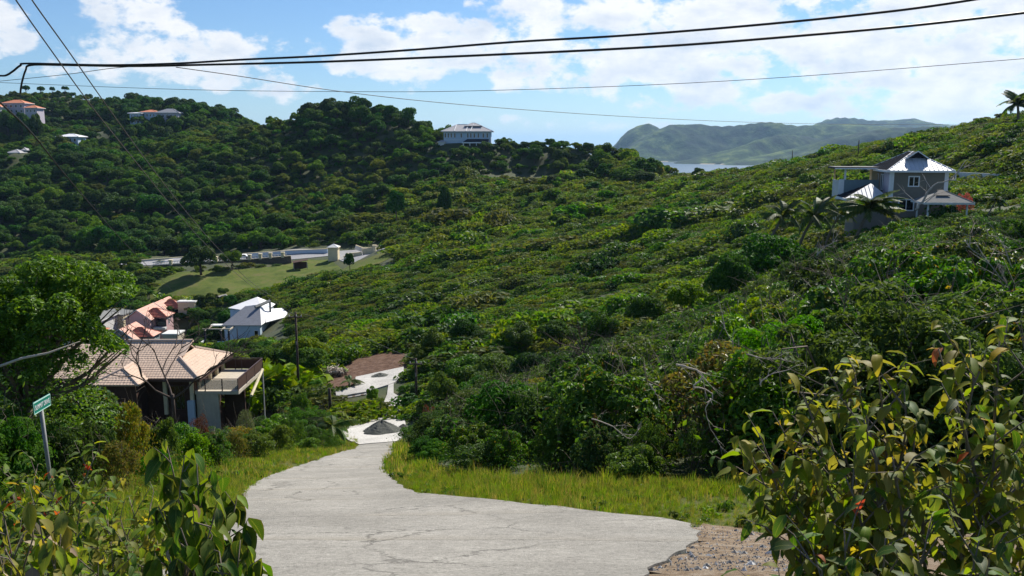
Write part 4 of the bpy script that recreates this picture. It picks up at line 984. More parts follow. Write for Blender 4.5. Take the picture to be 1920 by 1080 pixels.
# ================================================================ buildings
PW = plain
M['olive_wall'] = PW('taupe_render', (.19, .172, .140), .85, .06, 2, dirt=(.15, .135, .11))
M['white'] = PW('white_paint', (.72, .73, .74), .6, .05, 3); M['dirty_white'] = PW('weathered_white', (.60, .60, .58), .8, .12, 2, dirt=(.35, .33, .30))
M['cream'] = PW('cream_render', (.62, .54, .36), .85, .08, 2, dirt=(.42, .35, .22)); M['beige'] = PW('beige_render', (.48, .42, .33), .85, .08, 2, dirt=(.3, .26, .2))
M['pink'] = PW('pink_render', (.52, .34, .34), .85, .06, 2, dirt=(.4, .27, .26)); M['teal'] = PW('blue_grey_render', (.17, .23, .25), .85, .06, 2)
M['blue_white'] = PW('pale_blue_or_shaded_white', (.42, .52, .62), .7, .06, 2); M['lilac'] = PW('lilac_render', (.46, .42, .48), .8, .06, 2)
M['metal_roof'] = PW('light_metal_roof', (.52, .53, .56), .40, .08, 1.2, metal=.0, spec=.5, bmp=.05); M['dark_or_shaded_metal'] = PW('dark_or_shaded_roof', (.022, .025, .036), .65, .15, 1.2, spec=.15, bmp=.05)  # the dark one also paints shade on the grey house's left slopes
M['shingle'] = PW('grey_shingle', (.17, .175, .17), .9, .12, 3); M['grey_or_shaded_tile'] = PW('grey_slate_or_shade', (.20, .21, .24), .8, .12, 2)  # the second also carries painted shade on the villa's white roof
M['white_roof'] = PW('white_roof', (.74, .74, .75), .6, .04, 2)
M['terracotta'] = PW('terracotta_roof', (.50, .19, .10), .8, .15, 2); M['lit_tile'] = PW('lit_pink_tile', (.62, .36, .28), .8, .12, 2); M['shaded_tile'] = PW('shaded_tile', (.40, .13, .09), .8, .12, 2)  # last two: lit and shaded tone of the same pink roof tiles
M['tan_tile'] = PW('tan_clay_tile', (.56, .42, .32), .85, .10, 3, dirt=(.34, .25, .19)); M['tan_cap'] = PW('tan_ridge_cap', (.56, .43, .34), .85, .08, 3)
M['brown_wall'] = PW('dark_timber_wall', (.060, .030, .020), .8, .2, 4); M['brown_rail'] = PW('brown_metal_rail', (.07, .04, .035), .5, .1, 4)
M['timber'] = PW('sandy_timber', (.50, .38, .22), .8, .15, 5)
M['steel'] = PW('galvanised_steel', (.20, .205, .20), .6, .15, 6, metal=.3, spec=.4)
def glassm():
    m, t, b = mat('window_glass'); b.inputs['Base Color'].default_value = (.012, .014, .016, 1); b.inputs['Roughness'].default_value = .08; b.inputs['Specular IOR Level'].default_value = .5; return m
M['glass'] = glassm()
def blue_glass():
    m, t, b = mat('tinted_panel'); b.inputs['Base Color'].default_value = (.20, .22, .22, 1); b.inputs['Roughness'].default_value = .15; b.inputs['Alpha'].default_value = .55; return m
M['rail_glass'] = blue_glass()

def window(root, x, z, w, h, y=0.0, fr='white', panes=2, depth=.06, axis='x', sgn=-1, bar=.09):
    """framed window standing proud of a wall. axis x: wall runs along x at y; axis y: wall runs along y at x"""
    def bx(mb, a0, a1, z0, z1, d0, d1):
        if axis == 'x': ys = sorted((y + sgn * d0, y + sgn * d1)); mb.box(x + a0, x + a1, ys[0], ys[1], z0, z1)
        else: xs = sorted((x + sgn * d0, x + sgn * d1)); mb.box(xs[0], xs[1], y + a0, y + a1, z0, z1)
    mb = MB(); bx(mb, -w / 2, w / 2, z, z + bar, .01, depth); bx(mb, -w / 2, w / 2, z + h - bar, z + h, .01, depth)
    bx(mb, -w / 2, -w / 2 + bar, z + bar, z + h - bar, .01, depth); bx(mb, w / 2 - bar, w / 2, z + bar, z + h - bar, .01, depth)
    for k in range(1, panes): c = -w / 2 + w * k / panes; bx(mb, c - bar * .35, c + bar * .35, z + bar, z + h - bar, .012, depth - .01)
    f = mb.build('window', M[fr], root)
    for k in range(panes):
        g_ = MB(); a0 = -w / 2 + w * k / panes + bar * .5; a1 = -w / 2 + w * (k + 1) / panes - bar * .5
        bx(g_, a0, a1, z + bar, z + h - bar, .004, .02); g_.build('pane', M['glass'], f)
    return f
def ribs(mb, a, b, c, d, n, m=0, w=.03, h=.05):
    """standing seams between lower edge a-b and upper edge d-c"""
    a, b, c, d = map(Vector, (a, b, c, d)); nrm = (b - a).cross(d - a).normalized()
    for i in range(1, n):
        k = i / n; p = a.lerp(b, k); q = d.lerp(c, k); s_ = (b - a).normalized() * w
        mb.slab([p - s_ + nrm * h, p + s_ + nrm * h, q + s_ + nrm * h, q - s_ + nrm * h], h, m)
def hip_clip_ribs(mb, x0, x1, y0, y1, ze, slope, spacing, h=.05):
    pass
def plane_part(name, pts, mtl, root, th=.12, seams=0, spacing=.6, seamdir=None):
    """one roof slope as a plate; seams run up the slope, clipped to the plate's outline"""
    o = MB().slab(pts, th).build(name, mtl, root)
    if seams:
        P_ = [Vector(p) for p in pts]; n = (P_[1] - P_[0]).cross(P_[2] - P_[0]).normalized()
        e = (P_[1] - P_[0]).normalized(); up = n.cross(e).normalized()
        loc = [((p - P_[0]).dot(e), (p - P_[0]).dot(up)) for p in P_]
        xs = [q[0] for q in loc]; mb = MB(); a = min(xs) + spacing * .5
        while a < max(xs):
            cr = []
            for i in range(len(loc)):
                p, q = loc[i], loc[(i + 1) % len(loc)]
                if (p[0] - a) * (q[0] - a) < 0: k = (a - p[0]) / (q[0] - p[0]); cr.append(p[1] + k * (q[1] - p[1]))
            if len(cr) >= 2:
                lo, hi = min(cr), max(cr)
                if hi - lo > .25:
                    w = .025
                    q = [P_[0] + e * (a - w) + up * (lo + .03), P_[0] + e * (a + w) + up * (lo + .03), P_[0] + e * (a + w) + up * (hi - .03), P_[0] + e * (a - w) + up * (hi - .03)]
                    mb.slab([v + n * .06 for v in q], .05)
            a += spacing
        if mb.v: tag(mb.build('roof_seams', mtl, o), kind='stuff')
    return o
def caps(root, lines, mtl, r=.09, name='ridge_cap'):
    for a, b in lines: MB().tube([a, b], r, 6).build(name, mtl, root)
def hip_roof(root, x0, x1, y0, y1, ze, rise, ov=.5, mat_front=None, mat_left=None, mat_right=None, mat_back=None, seams=0, spacing=.6, cap='white', fascia='white', axis=None, capr=.08):
    x0 -= ov; x1 += ov; y0 -= ov; y1 += ov; w = x1 - x0; d = y1 - y0
    if axis is None: axis = 'x' if w > d else 'y'
    if axis == 'x': r = d / 2; A_ = (x0 + r, (y0 + y1) / 2, ze + rise); B_ = (x1 - r, (y0 + y1) / 2, ze + rise)
    else: r = w / 2; A_ = ((x0 + x1) / 2, y0 + r, ze + rise); B_ = ((x0 + x1) / 2, y1 - r, ze + rise)
    c = [(x0, y0, ze), (x1, y0, ze), (x1, y1, ze), (x0, y1, ze)]
    mf = mat_front; ml = mat_left or mf; mr_ = mat_right or mf; mk = mat_back or mf
    same = abs(A_[0] - B_[0]) + abs(A_[1] - B_[1]) < .1
    if axis == 'x':
        plane_part('roof', [c[0], c[1], B_, A_] if not same else [c[0], c[1], A_], mf, root, .12, seams, spacing); plane_part('roof', [c[2], c[3], A_, B_] if not same else [c[2], c[3], A_], mk, root, .12)
        plane_part('roof', [c[3], c[0], A_], ml, root, .12, seams, spacing); plane_part('roof', [c[1], c[2], B_], mr_, root, .12, seams, spacing)
        hips = [(c[0], A_), (c[3], A_), (c[1], B_), (c[2], B_)]
    else:
        plane_part('roof', [c[0], c[1], A_], mf, root, .12, seams, spacing); plane_part('roof', [c[2], c[3], B_], mk, root, .12)
        plane_part('roof', [c[3], c[0], A_, B_], ml, root, .12, seams, spacing); plane_part('roof', [c[1], c[2], B_, A_], mr_, root, .12, seams, spacing)
        hips = [(c[0], A_), (c[1], A_), (c[2], B_), (c[3], B_)]
    if cap: caps(root, hips + ([(A_, B_)] if not same else []), M[cap], capr)
    if fascia:
        f = MB(); t_ = .10
        f.box(x0 - t_, x1 + t_, y0 - t_, y0 - .004, ze - .26, ze - .02); f.box(x0 - t_, x1 + t_, y1 + .004, y1 + t_, ze - .26, ze - .02)
        f.box(x0 - t_, x0 - .004, y0, y1, ze - .26, ze - .02); f.box(x1 + .004, x1 + t_, y0, y1, ze - .26, ze - .02)
        f.build('gutter', M[fascia], root)
    return A_, B_
def tiled_plane(name, pts, mtl, root, course=.30, th=.10, step=.022):
    """clay tile slope: overlapping courses as stepped strips clipped to the outline; with rounded tile profile along each course"""
    P_ = [Vector(p) for p in pts]; n = (P_[1] - P_[0]).cross(P_[2] - P_[0]).normalized()
    e = (P_[1] - P_[0]).normalized(); up = n.cross(e).normalized()
    base = MB().slab([p - n * .02 for p in P_], th).build(name, mtl, root)
    loc = [((p - P_[0]).dot(e), (p - P_[0]).dot(up)) for p in P_]; ymax = max(q[1] for q in loc); ymin = min(q[1] for q in loc)
    def span(v):
        xs = []
        for i in range(len(loc)):
            p, q = loc[i], loc[(i + 1) % len(loc)]
            if (p[1] - v) * (q[1] - v) < 0: k = (v - p[1]) / (q[1] - p[1]); xs.append(p[0] + k * (q[0] - p[0]))
        return (min(xs), max(xs)) if len(xs) >= 2 else None
    mb = MB(); v = ymin + .01
    while v < ymax - .05:
        s0 = span(v + .01); s1 = span(min(v + course, ymax - .02))
        if s0 and s1:
            a0, a1 = max(s0[0], s1[0]), min(s0[1], s1[1])
            k = max(1, int((a1 - a0) / .26))
            for i in range(k):
                u0 = a0 + (a1 - a0) * i / k; u1 = a0 + (a1 - a0) * (i + 1) / k; um = (u0 + u1) / 2; j_ = random.uniform(-.006, .006)
                def pt(u, vv, h): return P_[0] + e * u + up * vv + n * h
                lo, hi = v, min(v + course, ymax)
                q = [(u0, .006), (um, .026 + j_), (u1, .006)]
                for (ua, ha), (ub, hb) in ((q[0], q[1]), (q[1], q[2])):
                    mb.poly([pt(ua, lo, ha + step), pt(ub, lo, hb + step), pt(ub, hi, hb), pt(ua, hi, ha)])
                    mb.poly([pt(ua, lo, 0), pt(ub, lo, 0), pt(ub, lo, hb + step), pt(ua, lo, ha + step)])
        v += course
    tag(mb.build('roof_tiles', mtl, base), kind='stuff'); return base

# ---- grey-brown two-storey house on the right
def right_house():
    base = P(1700, 319, 107); z0 = base[2] - 6.6
    r = empty('grey_house', (P(1671, 319, 107)[0], 107, z0), R(-9)); E = 6.6
    tag(r, 'two-storey grey-brown house with light metal hip roof and white corner boards on the right slope', 'house')
    w, d = 6.7, 8.6
    MB().box(0, w, 0, d, -4, E).build('wall', M['olive_wall'], r)
    for x_ in (-.06, w - .40): MB().box(x_, x_ + .46, -.06, .4, 2.3, E - .02).build('corner_board', M['white'], r)
    MB().box(-.07, -.003, .404, 3.0, 2.9, E - .02).build('corner_board', M['lilac'], r)
    # roof: light hip plates, the left slope's shade painted as a dark sheet
    hip_roof(r, 0, w, 0, d, E, 2.25, .55, M['metal_roof'], M['dark_or_shaded_metal'], M['metal_roof'], M['metal_roof'], 1, .52, cap='white', axis='y', capr=.07)
    # small gable vent near the top of the front slope
    sl = 2.25 / (w / 2 + .55)
    yb = 2.0; zb = E + sl * (yb + .55)
    a = (w / 2 - .95, yb - .1, zb - .02); b_ = (w / 2 + .95, yb - .1, zb - .02); c = (w / 2, yb - .1, zb + .72)
    MB().slab([a, b_, c], .1).build('gable_vent', M['dark_or_shaded_metal'], r)
    MB().slab([(w / 2, yb - .75, zb + .80), (w / 2, yb + 1.2, zb + .80), (w / 2 - 1.35, yb + 1.2, zb - .12), (w / 2 - 1.35, yb - .75, zb - .12)], .07).build('gable_roof', M['dark_or_shaded_metal'], r)
    MB().slab([(w / 2, yb + 1.2, zb + .80), (w / 2, yb - .75, zb + .80), (w / 2 + 1.35, yb - .75, zb - .12), (w / 2 + 1.35, yb + 1.2, zb - .12)], .07).build('gable_roof', M['dark_or_shaded_metal'], r)
    MB().tube([(w / 2 - 1.38, yb - .78, zb - .12), (w / 2, yb - .78, zb + .84), (w / 2 + 1.38, yb - .78, zb - .12)], .075, 5).build('gable_trim', M['white'], r)
    window(r, 2.75, 4.55, 1.35, 1.35, panes=2, bar=.14); window(r, 2.05, 1.55, 1.9, 1.5, panes=2, bar=.14)
    for yy in (1.6, 2.5, 4.6): window(r, 0, 4.0, .8, 2.0, y=yy + 1.5, axis='y', panes=1)
    # lower wing to the left with its own hip roof
    x0, x1, y0, y1 = -5.0, -.02, -.3, 5.0; e2 = 3.1
    MB().box(x0 + 1.0, x1, y0 + .5, y1, -4, e2).build('wing_wall', M['olive_wall'], r)
    ap = (-1.7, 2.4, e2 + 1.75); q = [(x0 - .3, y0, e2), (x1 + .02, y0, e2), (x1 + .02, y1, e2), (x0 - .3, y1, e2)]
    plane_part('wing_roof', [q[0], q[1], ap], M['metal_roof'], r, .12, 1, .5); plane_part('wing_roof', [q[3], q[0], ap], M['dark_or_shaded_metal'], r, .12, 1, .5)  # wing's left slope has its shade put into the dark colour
    plane_part('wing_roof', [q[1], q[2], ap], M['dark_or_shaded_metal'], r, .12); plane_part('wing_roof', [q[2], q[3], ap], M['dark_or_shaded_metal'], r, .12)
    MB().box(x0 - .45, x1, y0 - .12, y0 - .004, e2 - .28, e2 - .02).box(x0 - .42, x0 - .304, y0, y1, e2 - .28, e2 - .02).build('gutter', M['white'], r)
    MB().box(x0 + .1, x0 + .9, y0 + .6, y0 + .9, 0, e2 - .3).build('porch_wall', M['timber'], r)
    # upper balcony with parapet, post and flat canopy
    MB().box(x0 - .05, -.1, 5.02, 9.0, 2.6, 3.3).build('balcony_floor', M['dirty_white'], r)
    MB().box(x0 + .6, -.1, 5.0, 5.15, 3.302, 5.2).build('parapet', M['teal'], r)
    MB().box(x0 - .05, x0 + .59, 4.98, 5.17, 3.302, 5.25).build('parapet_panel', M['white'], r)
    MB().box(x0 - .05, x0 + .1, 5.2, 9.0, 3.302, 5.1).build('parapet', M['dirty_white'], r)
    MB().box(x0 + .62, x0 + .84, 5.2, 5.4, 3.31, E - .02).build('post', M['white'], r); MB().box(x0, x0 + .2, 8.7, 8.9, 3.31, E - .02).build('post', M['timber'], r)
    MB().box(x0 - .7, .3, 4.6, 9.4, E, E + .26).build('canopy', M['dark_or_shaded_metal'], r); MB().box(x0 - .75, .3, 4.5, 4.598, E - .02, E + .13).build('canopy_fascia', M['white'], r)
    MB().box(-.75, -.004, 6.2, 7.3, 3.31, E - .01).build('column', M['timber'], r)
    for k in range(9): MB().box(-5.9 + k * .26, -5.76 + k * .26, 3.2, 3.28, .1, 1.3).build('baluster', M['dirty_white'], r)
    MB().box(-6.0, -3.6, 3.18, 3.3, 1.302, 1.4).build('hand_rail', M['timber'], r)
    # right side brackets
    MB().box(w + .01, w + 1.6, 2.0, 2.12, E - 1.3, E - 1.2).box(w + 1.5, w + 1.6, 2.0, 2.12, E - 1.198, E - .3).build('bracket', M['white'], r)
right_house()
def carport():
    q = P(1738, 379, 100); r = empty('garden_shelter', (q[0], 100, q[2] - 2.6), R(-6)); tag(r, 'low garden shelter with grey shingle hip roof in front of the grey-brown house', 'shelter')
    w, d, e = 4.9, 4.0, 2.6
    hip_roof(r, 0, w, 0, d, e, 1.15, .25, M['shingle'], cap='shingle', fascia='dirty_white', capr=.06)
    plane_part('vent_roof', [(1.3, .9, e + .75), (2.9, .9, e + .75), (2.4, 1.9, e + 1.35), (1.8, 1.9, e + 1.35)], M['dark_or_shaded_metal'], r, .08)
    for x_, y_ in ((.2, .2), (w - .35, .2), (.2, d - .35), (w - .35, d - .35), (w * .6, .2)): MB().box(x_, x_ + .16, y_, y_ + .16, -3, e - .02).build('post', M['white'], r)
carport()
def garden_wall():
    a = hit(1786, 334); b = hit(1872, 340); a[2] += 1.1; b[2] += 1.1; r = empty('garden_wall', (a[0], a[1], a[2])); tag(r, 'long white garden wall behind the bushes right of the grey-brown house', 'wall')
    v = Vector((b[0] - a[0], b[1] - a[1], b[2] - a[2])); n_ = 6
    for i in range(n_):
        p = v * (i / n_); q = v * ((i + 1) / n_) - v.normalized() * .02; s_ = v.cross(Vector((0, 0, 1))).normalized() * .12
        MB().slab([p + s_, q + s_, q - s_, p - s_], 1.2).build('wall_panel', M['dirty_white'], r)
garden_wall()

# ---- tiled roof house on the left
def tile_house():
    ze = P(373, 710, 72)[2]; xr = P(373, 710, 72)[0]
    r = empty('tiled_house', (xr, 72, ze - 5.2)); tag(r, 'large house with tan clay-tile roof and terrace behind the leafless tree', 'house'); e = 5.2
    X0 = -13.5; yb = 9.0; ym = 4.7; rise = 2.25; sl = rise / ym
    # hip end on the right, gablet on the ridge
    gx = -2.6; gz = e + sl * 2.6
    A_ = (X0, 0, e); B_ = (0, 0, e); C_ = (0, yb, e); D_ = (X0, yb, e)
    top = e + rise
    # front slope: from eave to ridge, right edge rises along the hip to the gablet then up
    tiled_plane('roof', [A_, B_, (gx, 2.6, gz), (gx, ym, top), (X0, ym, top)], M['tan_tile'], r)
    tiled_plane('roof', [B_, C_, (gx, yb - 2.6, gz), (gx, 2.6, gz)], M['tan_tile'], r)
    plane_part('roof', [C_, D_, (X0, ym, top), (gx, ym, top), (gx, yb - 2.6, gz)], M['tan_tile'], r, .1)
    # gablet wall and its overhanging ridge end
    MB().slab([(gx - .5, 2.9, gz + .02), (gx - .5, yb - 2.9, gz + .02), (gx - .5, ym, top - .05)], .1).build('gable_wall', M['brown_wall'], r)
    plane_part('roof_overhang', [(gx - .02, 2.55, gz + .08), (gx + .35, 2.8, gz + .14), (gx + .5, ym, top + .1), (gx - .02, ym, top + .1)], M['tan_cap'], r, .09)
    caps(r, [((X0, ym, top + .06), (gx + .5, ym, top + .06)), (B_, (gx, 2.6, gz + .04)), (C_, (gx, yb - 2.6, gz + .04))], M['tan_cap'], .15)
    # front projecting hip
    fx0, fx1, fy = -8.6, -4.4, -2.0; fm = (fx0 + fx1) / 2; fr = (fx1 - fx0) / 2 * .44
    f0 = (fx0, fy, e - .02); f1 = (fx1, fy, e - .02); ap = (fm, fy + 1.9, e + fr); bp = (fm, 2.1, e + fr)
    tiled_plane('front_wing_roof', [f0, f1, ap], M['tan_tile'], r); tiled_plane('front_wing_roof', [f1, (fx1, 0, e - .02), bp, ap], M['tan_tile'], r); tiled_plane('front_wing_roof', [(fx0, 0, e - .02), f0, ap, bp], M['tan_tile'], r)
    caps(r, [(f0, ap), (f1, ap), (ap, bp)], M['tan_cap'], .12)
    MB().box(X0 + .3, -.7, .7, yb - .6, -3, e - .04).build('wall', M['brown_wall'], r)
    MB().box(fx0 + .5, fx1 - .5, fy + .6, .69, -3, e - .06).build('front_wing_wall', M['brown_wall'], r)
    f = MB(); f.box(X0, .06, -.1, -.004, e - .26, e - .03).box(.004, .1, 0, yb, e - .26, e - .03).build('fascia', M['brown_rail'], r)
    for x_ in (-1.05, -3.4): MB().box(x_, x_ + .3, .45, .698, 1.8, e - .05).build('column', M['cream'], r)
    for y_ in (1.2, 4.1, 5.9, 7.6): MB().box(-.698, -.45, y_, y_ + .32, 1.4, e - .05).build('column', M['cream'], r)
    for y_ in (2.6, 5.15, 6.95): window(r, -.7, 2.2, .95, 2.4, y=y_, axis='y', sgn=1, fr='brown_rail', panes=2, bar=.07)
    for x_ in (-2.2,): window(r, x_, 2.2, 1.3, 2.2, y=.7, fr='brown_rail', panes=3, bar=.06)
    # terrace to the right
    tz = P(396, 731, 73)[2] - (ze - 5.2); T0, T1 = -.65, 3.2
    MB().box(T0, T1, .6, 8.2, tz - .3, tz).build('terrace', M['beige'], r)
    MB().box(T0 + .05, 1.35, .7, .95, -3, tz - .302).build('terrace_wall', M['beige'], r); MB().box(1.36, T1, 2.2, 2.4, -3, tz - .302).build('terrace_wall', M['brown_wall'], r)
    MB().box(T0 - .6, T0 - .01, .2, .5, -3, tz - .8).build('side_wall', M['blue_white'], r)
    for (x_, y_) in ((T0 + .9, .66), (T0 + 2.4, .66), (T1 - .05, .66), (T1 - .05, 3.1), (T1 - .05, 5.6), (T1 - .05, 8.1), (T0 + 1.2, 8.1), (T0 + .2, .66), (T0 + .1, 3.2), (T0 + 1.8, 8.1)):
        MB().box(x_ - .04, x_ + .04, y_ - .04, y_ + .04, tz + .002, tz + 1.05).build('rail_post', M['brown_rail'], r)
    MB().box(T0, T1, .62, .70, tz + 1.052, tz + 1.12).box(T1 - .1, T1, .702, 8.1, tz + 1.052, tz + 1.12).box(T0, T1 - .102, 8.06, 8.14, tz + 1.052, tz + 1.12).build('hand_rail', M['brown_rail'], r)
    MB().box(T0 + .2, T1 - .1, .64, .67, tz + .12, tz + 1.0).build('rail_glass', M['rail_glass'], r)
    MB().box(T1 - .07, T1 - .03, .75, 8.0, tz + .1, tz + 1.0).box(T0 + .2, T1 - .12, 8.09, 8.12, tz + .1, tz + 1.0).build('rail_screen', M['brown_wall'], r)
    MB().tube([(T1 + .9, 1.2, tz - .6), (T1 + .75, 5.4, tz + .7)], .13, 8).build('awning_roller', M['cream'], r)
    MB().tube([(T1 + .75, 5.4, -2), (T1 + .75, 5.4, tz + .7)], .06, 6).build('awning_post', M['dirty_white'], r)
tile_house()

# ---- white villa
def villa():
    p = P(415, 610, 170); r = empty('white_villa', (p[0], 170, p[2] - 6.5)); e = 6.5
    tag(r, 'white villa with pale pyramid roofs and dark pergola down in the valley', 'house')
    w = P(490, 613, 170)[0] - p[0]; d = 12.0
    MB().box(.4, w - .4, .4, d - .4, -4, e - .02).build('wall', M['blue_white'], r)  # white walls with their blue shade put into the colour
    rz = 3.0; a = (w * .42, 5.2, e + rz); b_ = (w * .80, 5.2, e + rz)
    plane_part('roof', [(0, 0, e), (w, 0, e), b_, a], M['grey_or_shaded_tile'], r, .15); plane_part('roof', [(w, 0, e), (w, d, e), (w * .80, 7.5, e + rz), b_], M['white_roof'], r, .15)  # one white roof; grey paints the shade on front and left slopes
    plane_part('roof', [(0, d, e), (0, 0, e), a], M['grey_or_shaded_tile'], r, .15); plane_part('roof', [(w, d, e), (0, d, e), a, (w * .8, 7.5, e + rz)], M['white_roof'], r, .15)
    # higher rear block
    y0, y1 = 6.4, 15.0; x0, x1 = -.6, w * .86; e2 = e + 1.9
    MB().box(x0 + .3, x1 - .3, y0 + .3, y1 - .3, -3, e2 - .02).build('upper_wall', M['blue_white'], r)
    t_ = (w * .52, 11.2, e2 + 2.0)
    q = [(x0, y0, e2 + .5), (x1, y0, e2 - .6), (x1, y1, e2 - .3), (x0, y1, e2)]
    plane_part('upper_roof', [q[0], q[1], t_], M['white_roof'], r, .15); plane_part('upper_roof', [q[1], q[2], t_], M['white_roof'], r, .15)
    plane_part('upper_roof', [q[2], q[3], t_], M['grey_or_shaded_tile'], r, .15); plane_part('upper_roof', [q[3], q[0], t_], M['grey_or_shaded_tile'], r, .15)
    plane_part('side_roof', [(w + .2, 2.5, e + .1), (w + 3.6, 9.5, e + .1), (w + 1.0, 12.5, e + 1.2), (w * .86, 7, e + 2.0)], M['white_roof'], r, .15)
    MB().tube([(w * .72, 4.0, e + 3.0), (w * .98, 7.4, e + 3.7)], .35, 4).build('chimney_beam', M['shingle'], r); MB().tube([(w * .98, 7.4, e + 3.7), (w * .98, 7.4, e + .6)], .22, 4).build('chimney_post', M['shingle'], r)
    for (x_, z_) in ((1.9, 4.2), (4.3, 4.2)): window(r, w - 1.2, 3.6, .9, 1.8, y=.4, panes=1) if x_ < 2 else window(r, w - .4, 3.4, 1.0, 1.6, y=2.2, axis='y', sgn=1, panes=1)
    # terrace with pergola
    tx0, tx1 = -3.4, 2.8; tz = 3.1
    MB().box(tx0, tx1, -3.2, .38, -4, tz).build('terrace', M['blue_white'], r); MB().box(tx0 - .1, tx1 + .1, -3.35, -3.202, tz - .1, tz + .5).box(tx0 - .15, tx0 - .002, -3.2, .3, tz - .1, tz + .5).build('parapet', M['dirty_white'], r)
    for x_ in (tx0 + 1.0, tx1 - 2.0, tx1 - .4): MB().box(x_ - .16, x_ + .16, -3.0, -2.7, tz, tz + 2.9).build('pergola_post', M['dark_or_shaded_metal'], r)
    for x_ in (tx0 + 1.0, tx1 - 2.0, tx1 - .4): MB().box(x_ - .1, x_ + .1, -3.1, 1.4, tz + 2.902, tz + 3.15).build('pergola_beam', M['beige'], r)
    MB().box(tx0 + .6, tx1, -3.0, -2.8, tz + 3.152, tz + 3.35).build('pergola_beam', M['beige'], r)
    MB().box(tx0 + .6, tx1 + .3, 1.402, 3.0, tz + 2.9, tz + 3.1).build('porch_roof', M['dirty_white'], r)
villa()

# ---- pink terrace houses
def gable_house(px, py, Y, w, d, rise, wallm, label, wing=True, eave=5.0, wallh=None):
    p = P(px, py, Y); e = eave; r = empty('pink_roofed_house', (p[0], Y, p[2] - e)); tag(r, label, 'house')
    MB().box(.3, w - .3, .3, d, -6, e - .02).build('wall', M[wallm], r)
    a = (w * .5, -.15, e + rise); b_ = (w * .5, d, e + rise)
    MB().slab([(.3, .3, e - .02), (w - .3, .3, e - .02), (w * .5, .3, e + rise - .25)], -.2).build('gable_wall', M[wallm], r)
    tiled_plane('roof', [(w + .2, -.15, e - .1), (w + .2, d, e - .1), b_, a], M['lit_tile'], r, course=.9, step=.05)
    tiled_plane('roof', [(-.2, d, e - .1), (-.2, -.15, e - .1), a, b_], M['shaded_tile'], r, course=.9, step=.05)  # same tiles as the other slope, shade put into the redder colour
    MB().tube([(-.2, -.2, e - .1), a, (w + .2, -.2, e - .1)], .13, 5).build('verge_trim', M['dirty_white'], r)
    if wing:
        x0, x1, y0, y1 = w * .42, w + 3.2, 2.2, 7.4; ez = e + .3; rs = 1.9; ap = ((x0 + x1) / 2 + .4, (y0 + y1) / 2 - .6, ez + rs)
        MB().box(w - .28, x1 - .5, y0 + .5, y1 - .3, -6, ez - .02).build('wing_wall', M['cream' if wallm == 'cream' else wallm], r)
        l = (x0, y0, ez); f1 = (x1, y0, ez); g1 = (x1, y1, ez); rr = (x0, y1, ez); a1 = (ap[0] - 1.0, ap[1], ap[2])
        tiled_plane('wing_roof', [l, f1, ap, a1], M['shaded_tile'], r, course=.9, step=.05); tiled_plane('wing_roof', [f1, g1, ap], M['lit_tile'], r, course=.9, step=.05)  # front slope in the shaded tone, right slope in the lit one
        plane_part('wing_roof', [g1, rr, a1, ap], M['shaded_tile'], r, .12)
        caps(r, [(f1, ap), (l, a1), (a1, ap), (g1, ap)], M['shaded_tile'], .12)
        MB().box(w + .1, x1 - .45, y0 + .3, y0 + .45, ez - 2.4, ez - .4).build('balcony_opening', M['glass'], r)
        MB().box(w - .1, x1 - .3, y0 - .9, y0 + .28, ez - 3.0, ez - 2.5).build('balcony', M['dirty_white'], r)
        window(r, x1 - .5, ez - 2.2, .8, 1.4, y=y0 + 2.2, axis='y', sgn=1, panes=1)
    window(r, w * .3, e - 2.2, 1.0, 1.2, y=.3, panes=2)
    return r
gable_house(232, 600, 206, 6.6, 10, 2.5, 'pink', 'pink house with pink tiled gable roof, middle one of the terrace')
gable_house(268, 583, 219, 6.2, 10, 2.2, 'cream', 'cream house with pink tiled roof, rearmost of the terrace')
gable_house(196, 638, 194, 7.2, 9, 2.6, 'teal', 'blue-grey house with pink tiled roof, nearest of the terrace')
def flat_block(name, px, py, Y, w, d, h, m, label, roofm='grey_or_shaded_tile', rise=1.6, cat='house', wins=2, capm=None):
    p = P(px, py, Y); r = empty(name, (p[0], Y, p[2] - h)); tag(r, label, cat)
    MB().box(0, w, 0, d, -5, h - .02).build('wall', M[m], r)
    if rise: hip_roof(r, 0, w, 0, d, h, rise, .4, M[roofm], cap=capm or roofm, fascia='dirty_white', capr=.08)
    else: MB().box(-.2, w + .2, -.2, d + .2, h, h + .3).build('roof', M[roofm], r)
    for k in range(wins): window(r, w * (k + .5) / wins, h - 2.2, min(1.4, w / wins * .45), 1.4, panes=2)
    return r
flat_block('flat_roofed_house', 183, 592, 214, 6.5, 8, 4, 'cream', 'cream flat-roofed block behind the pink terrace', 'shingle', 0, wins=1)
flat_block('grey_roofed_house', 150, 600, 205, 5, 9, 4, 'dirty_white', 'grey-roofed house half hidden by the big tree on the left', 'shingle', 1.2, wins=1)
flat_block('red_roofed_house', 118, 628, 190, 7, 7, 4, 'dirty_white', 'low red-roofed house seen through the big tree on the left', 'terracotta', 1.4, wins=1)
flat_block('cream_annex', 333, 567, 221, 4.5, 5, 3, 'cream', 'small cream annex right of the pink terrace', 'dirty_white', 0, wins=0)
flat_block('garden_outbuilding', 305, 628, 196, 3.5, 4, 3.2, 'beige', 'beige outbuilding beside the nearest pink-roofed house', 'dirty_white', 0, wins=0)

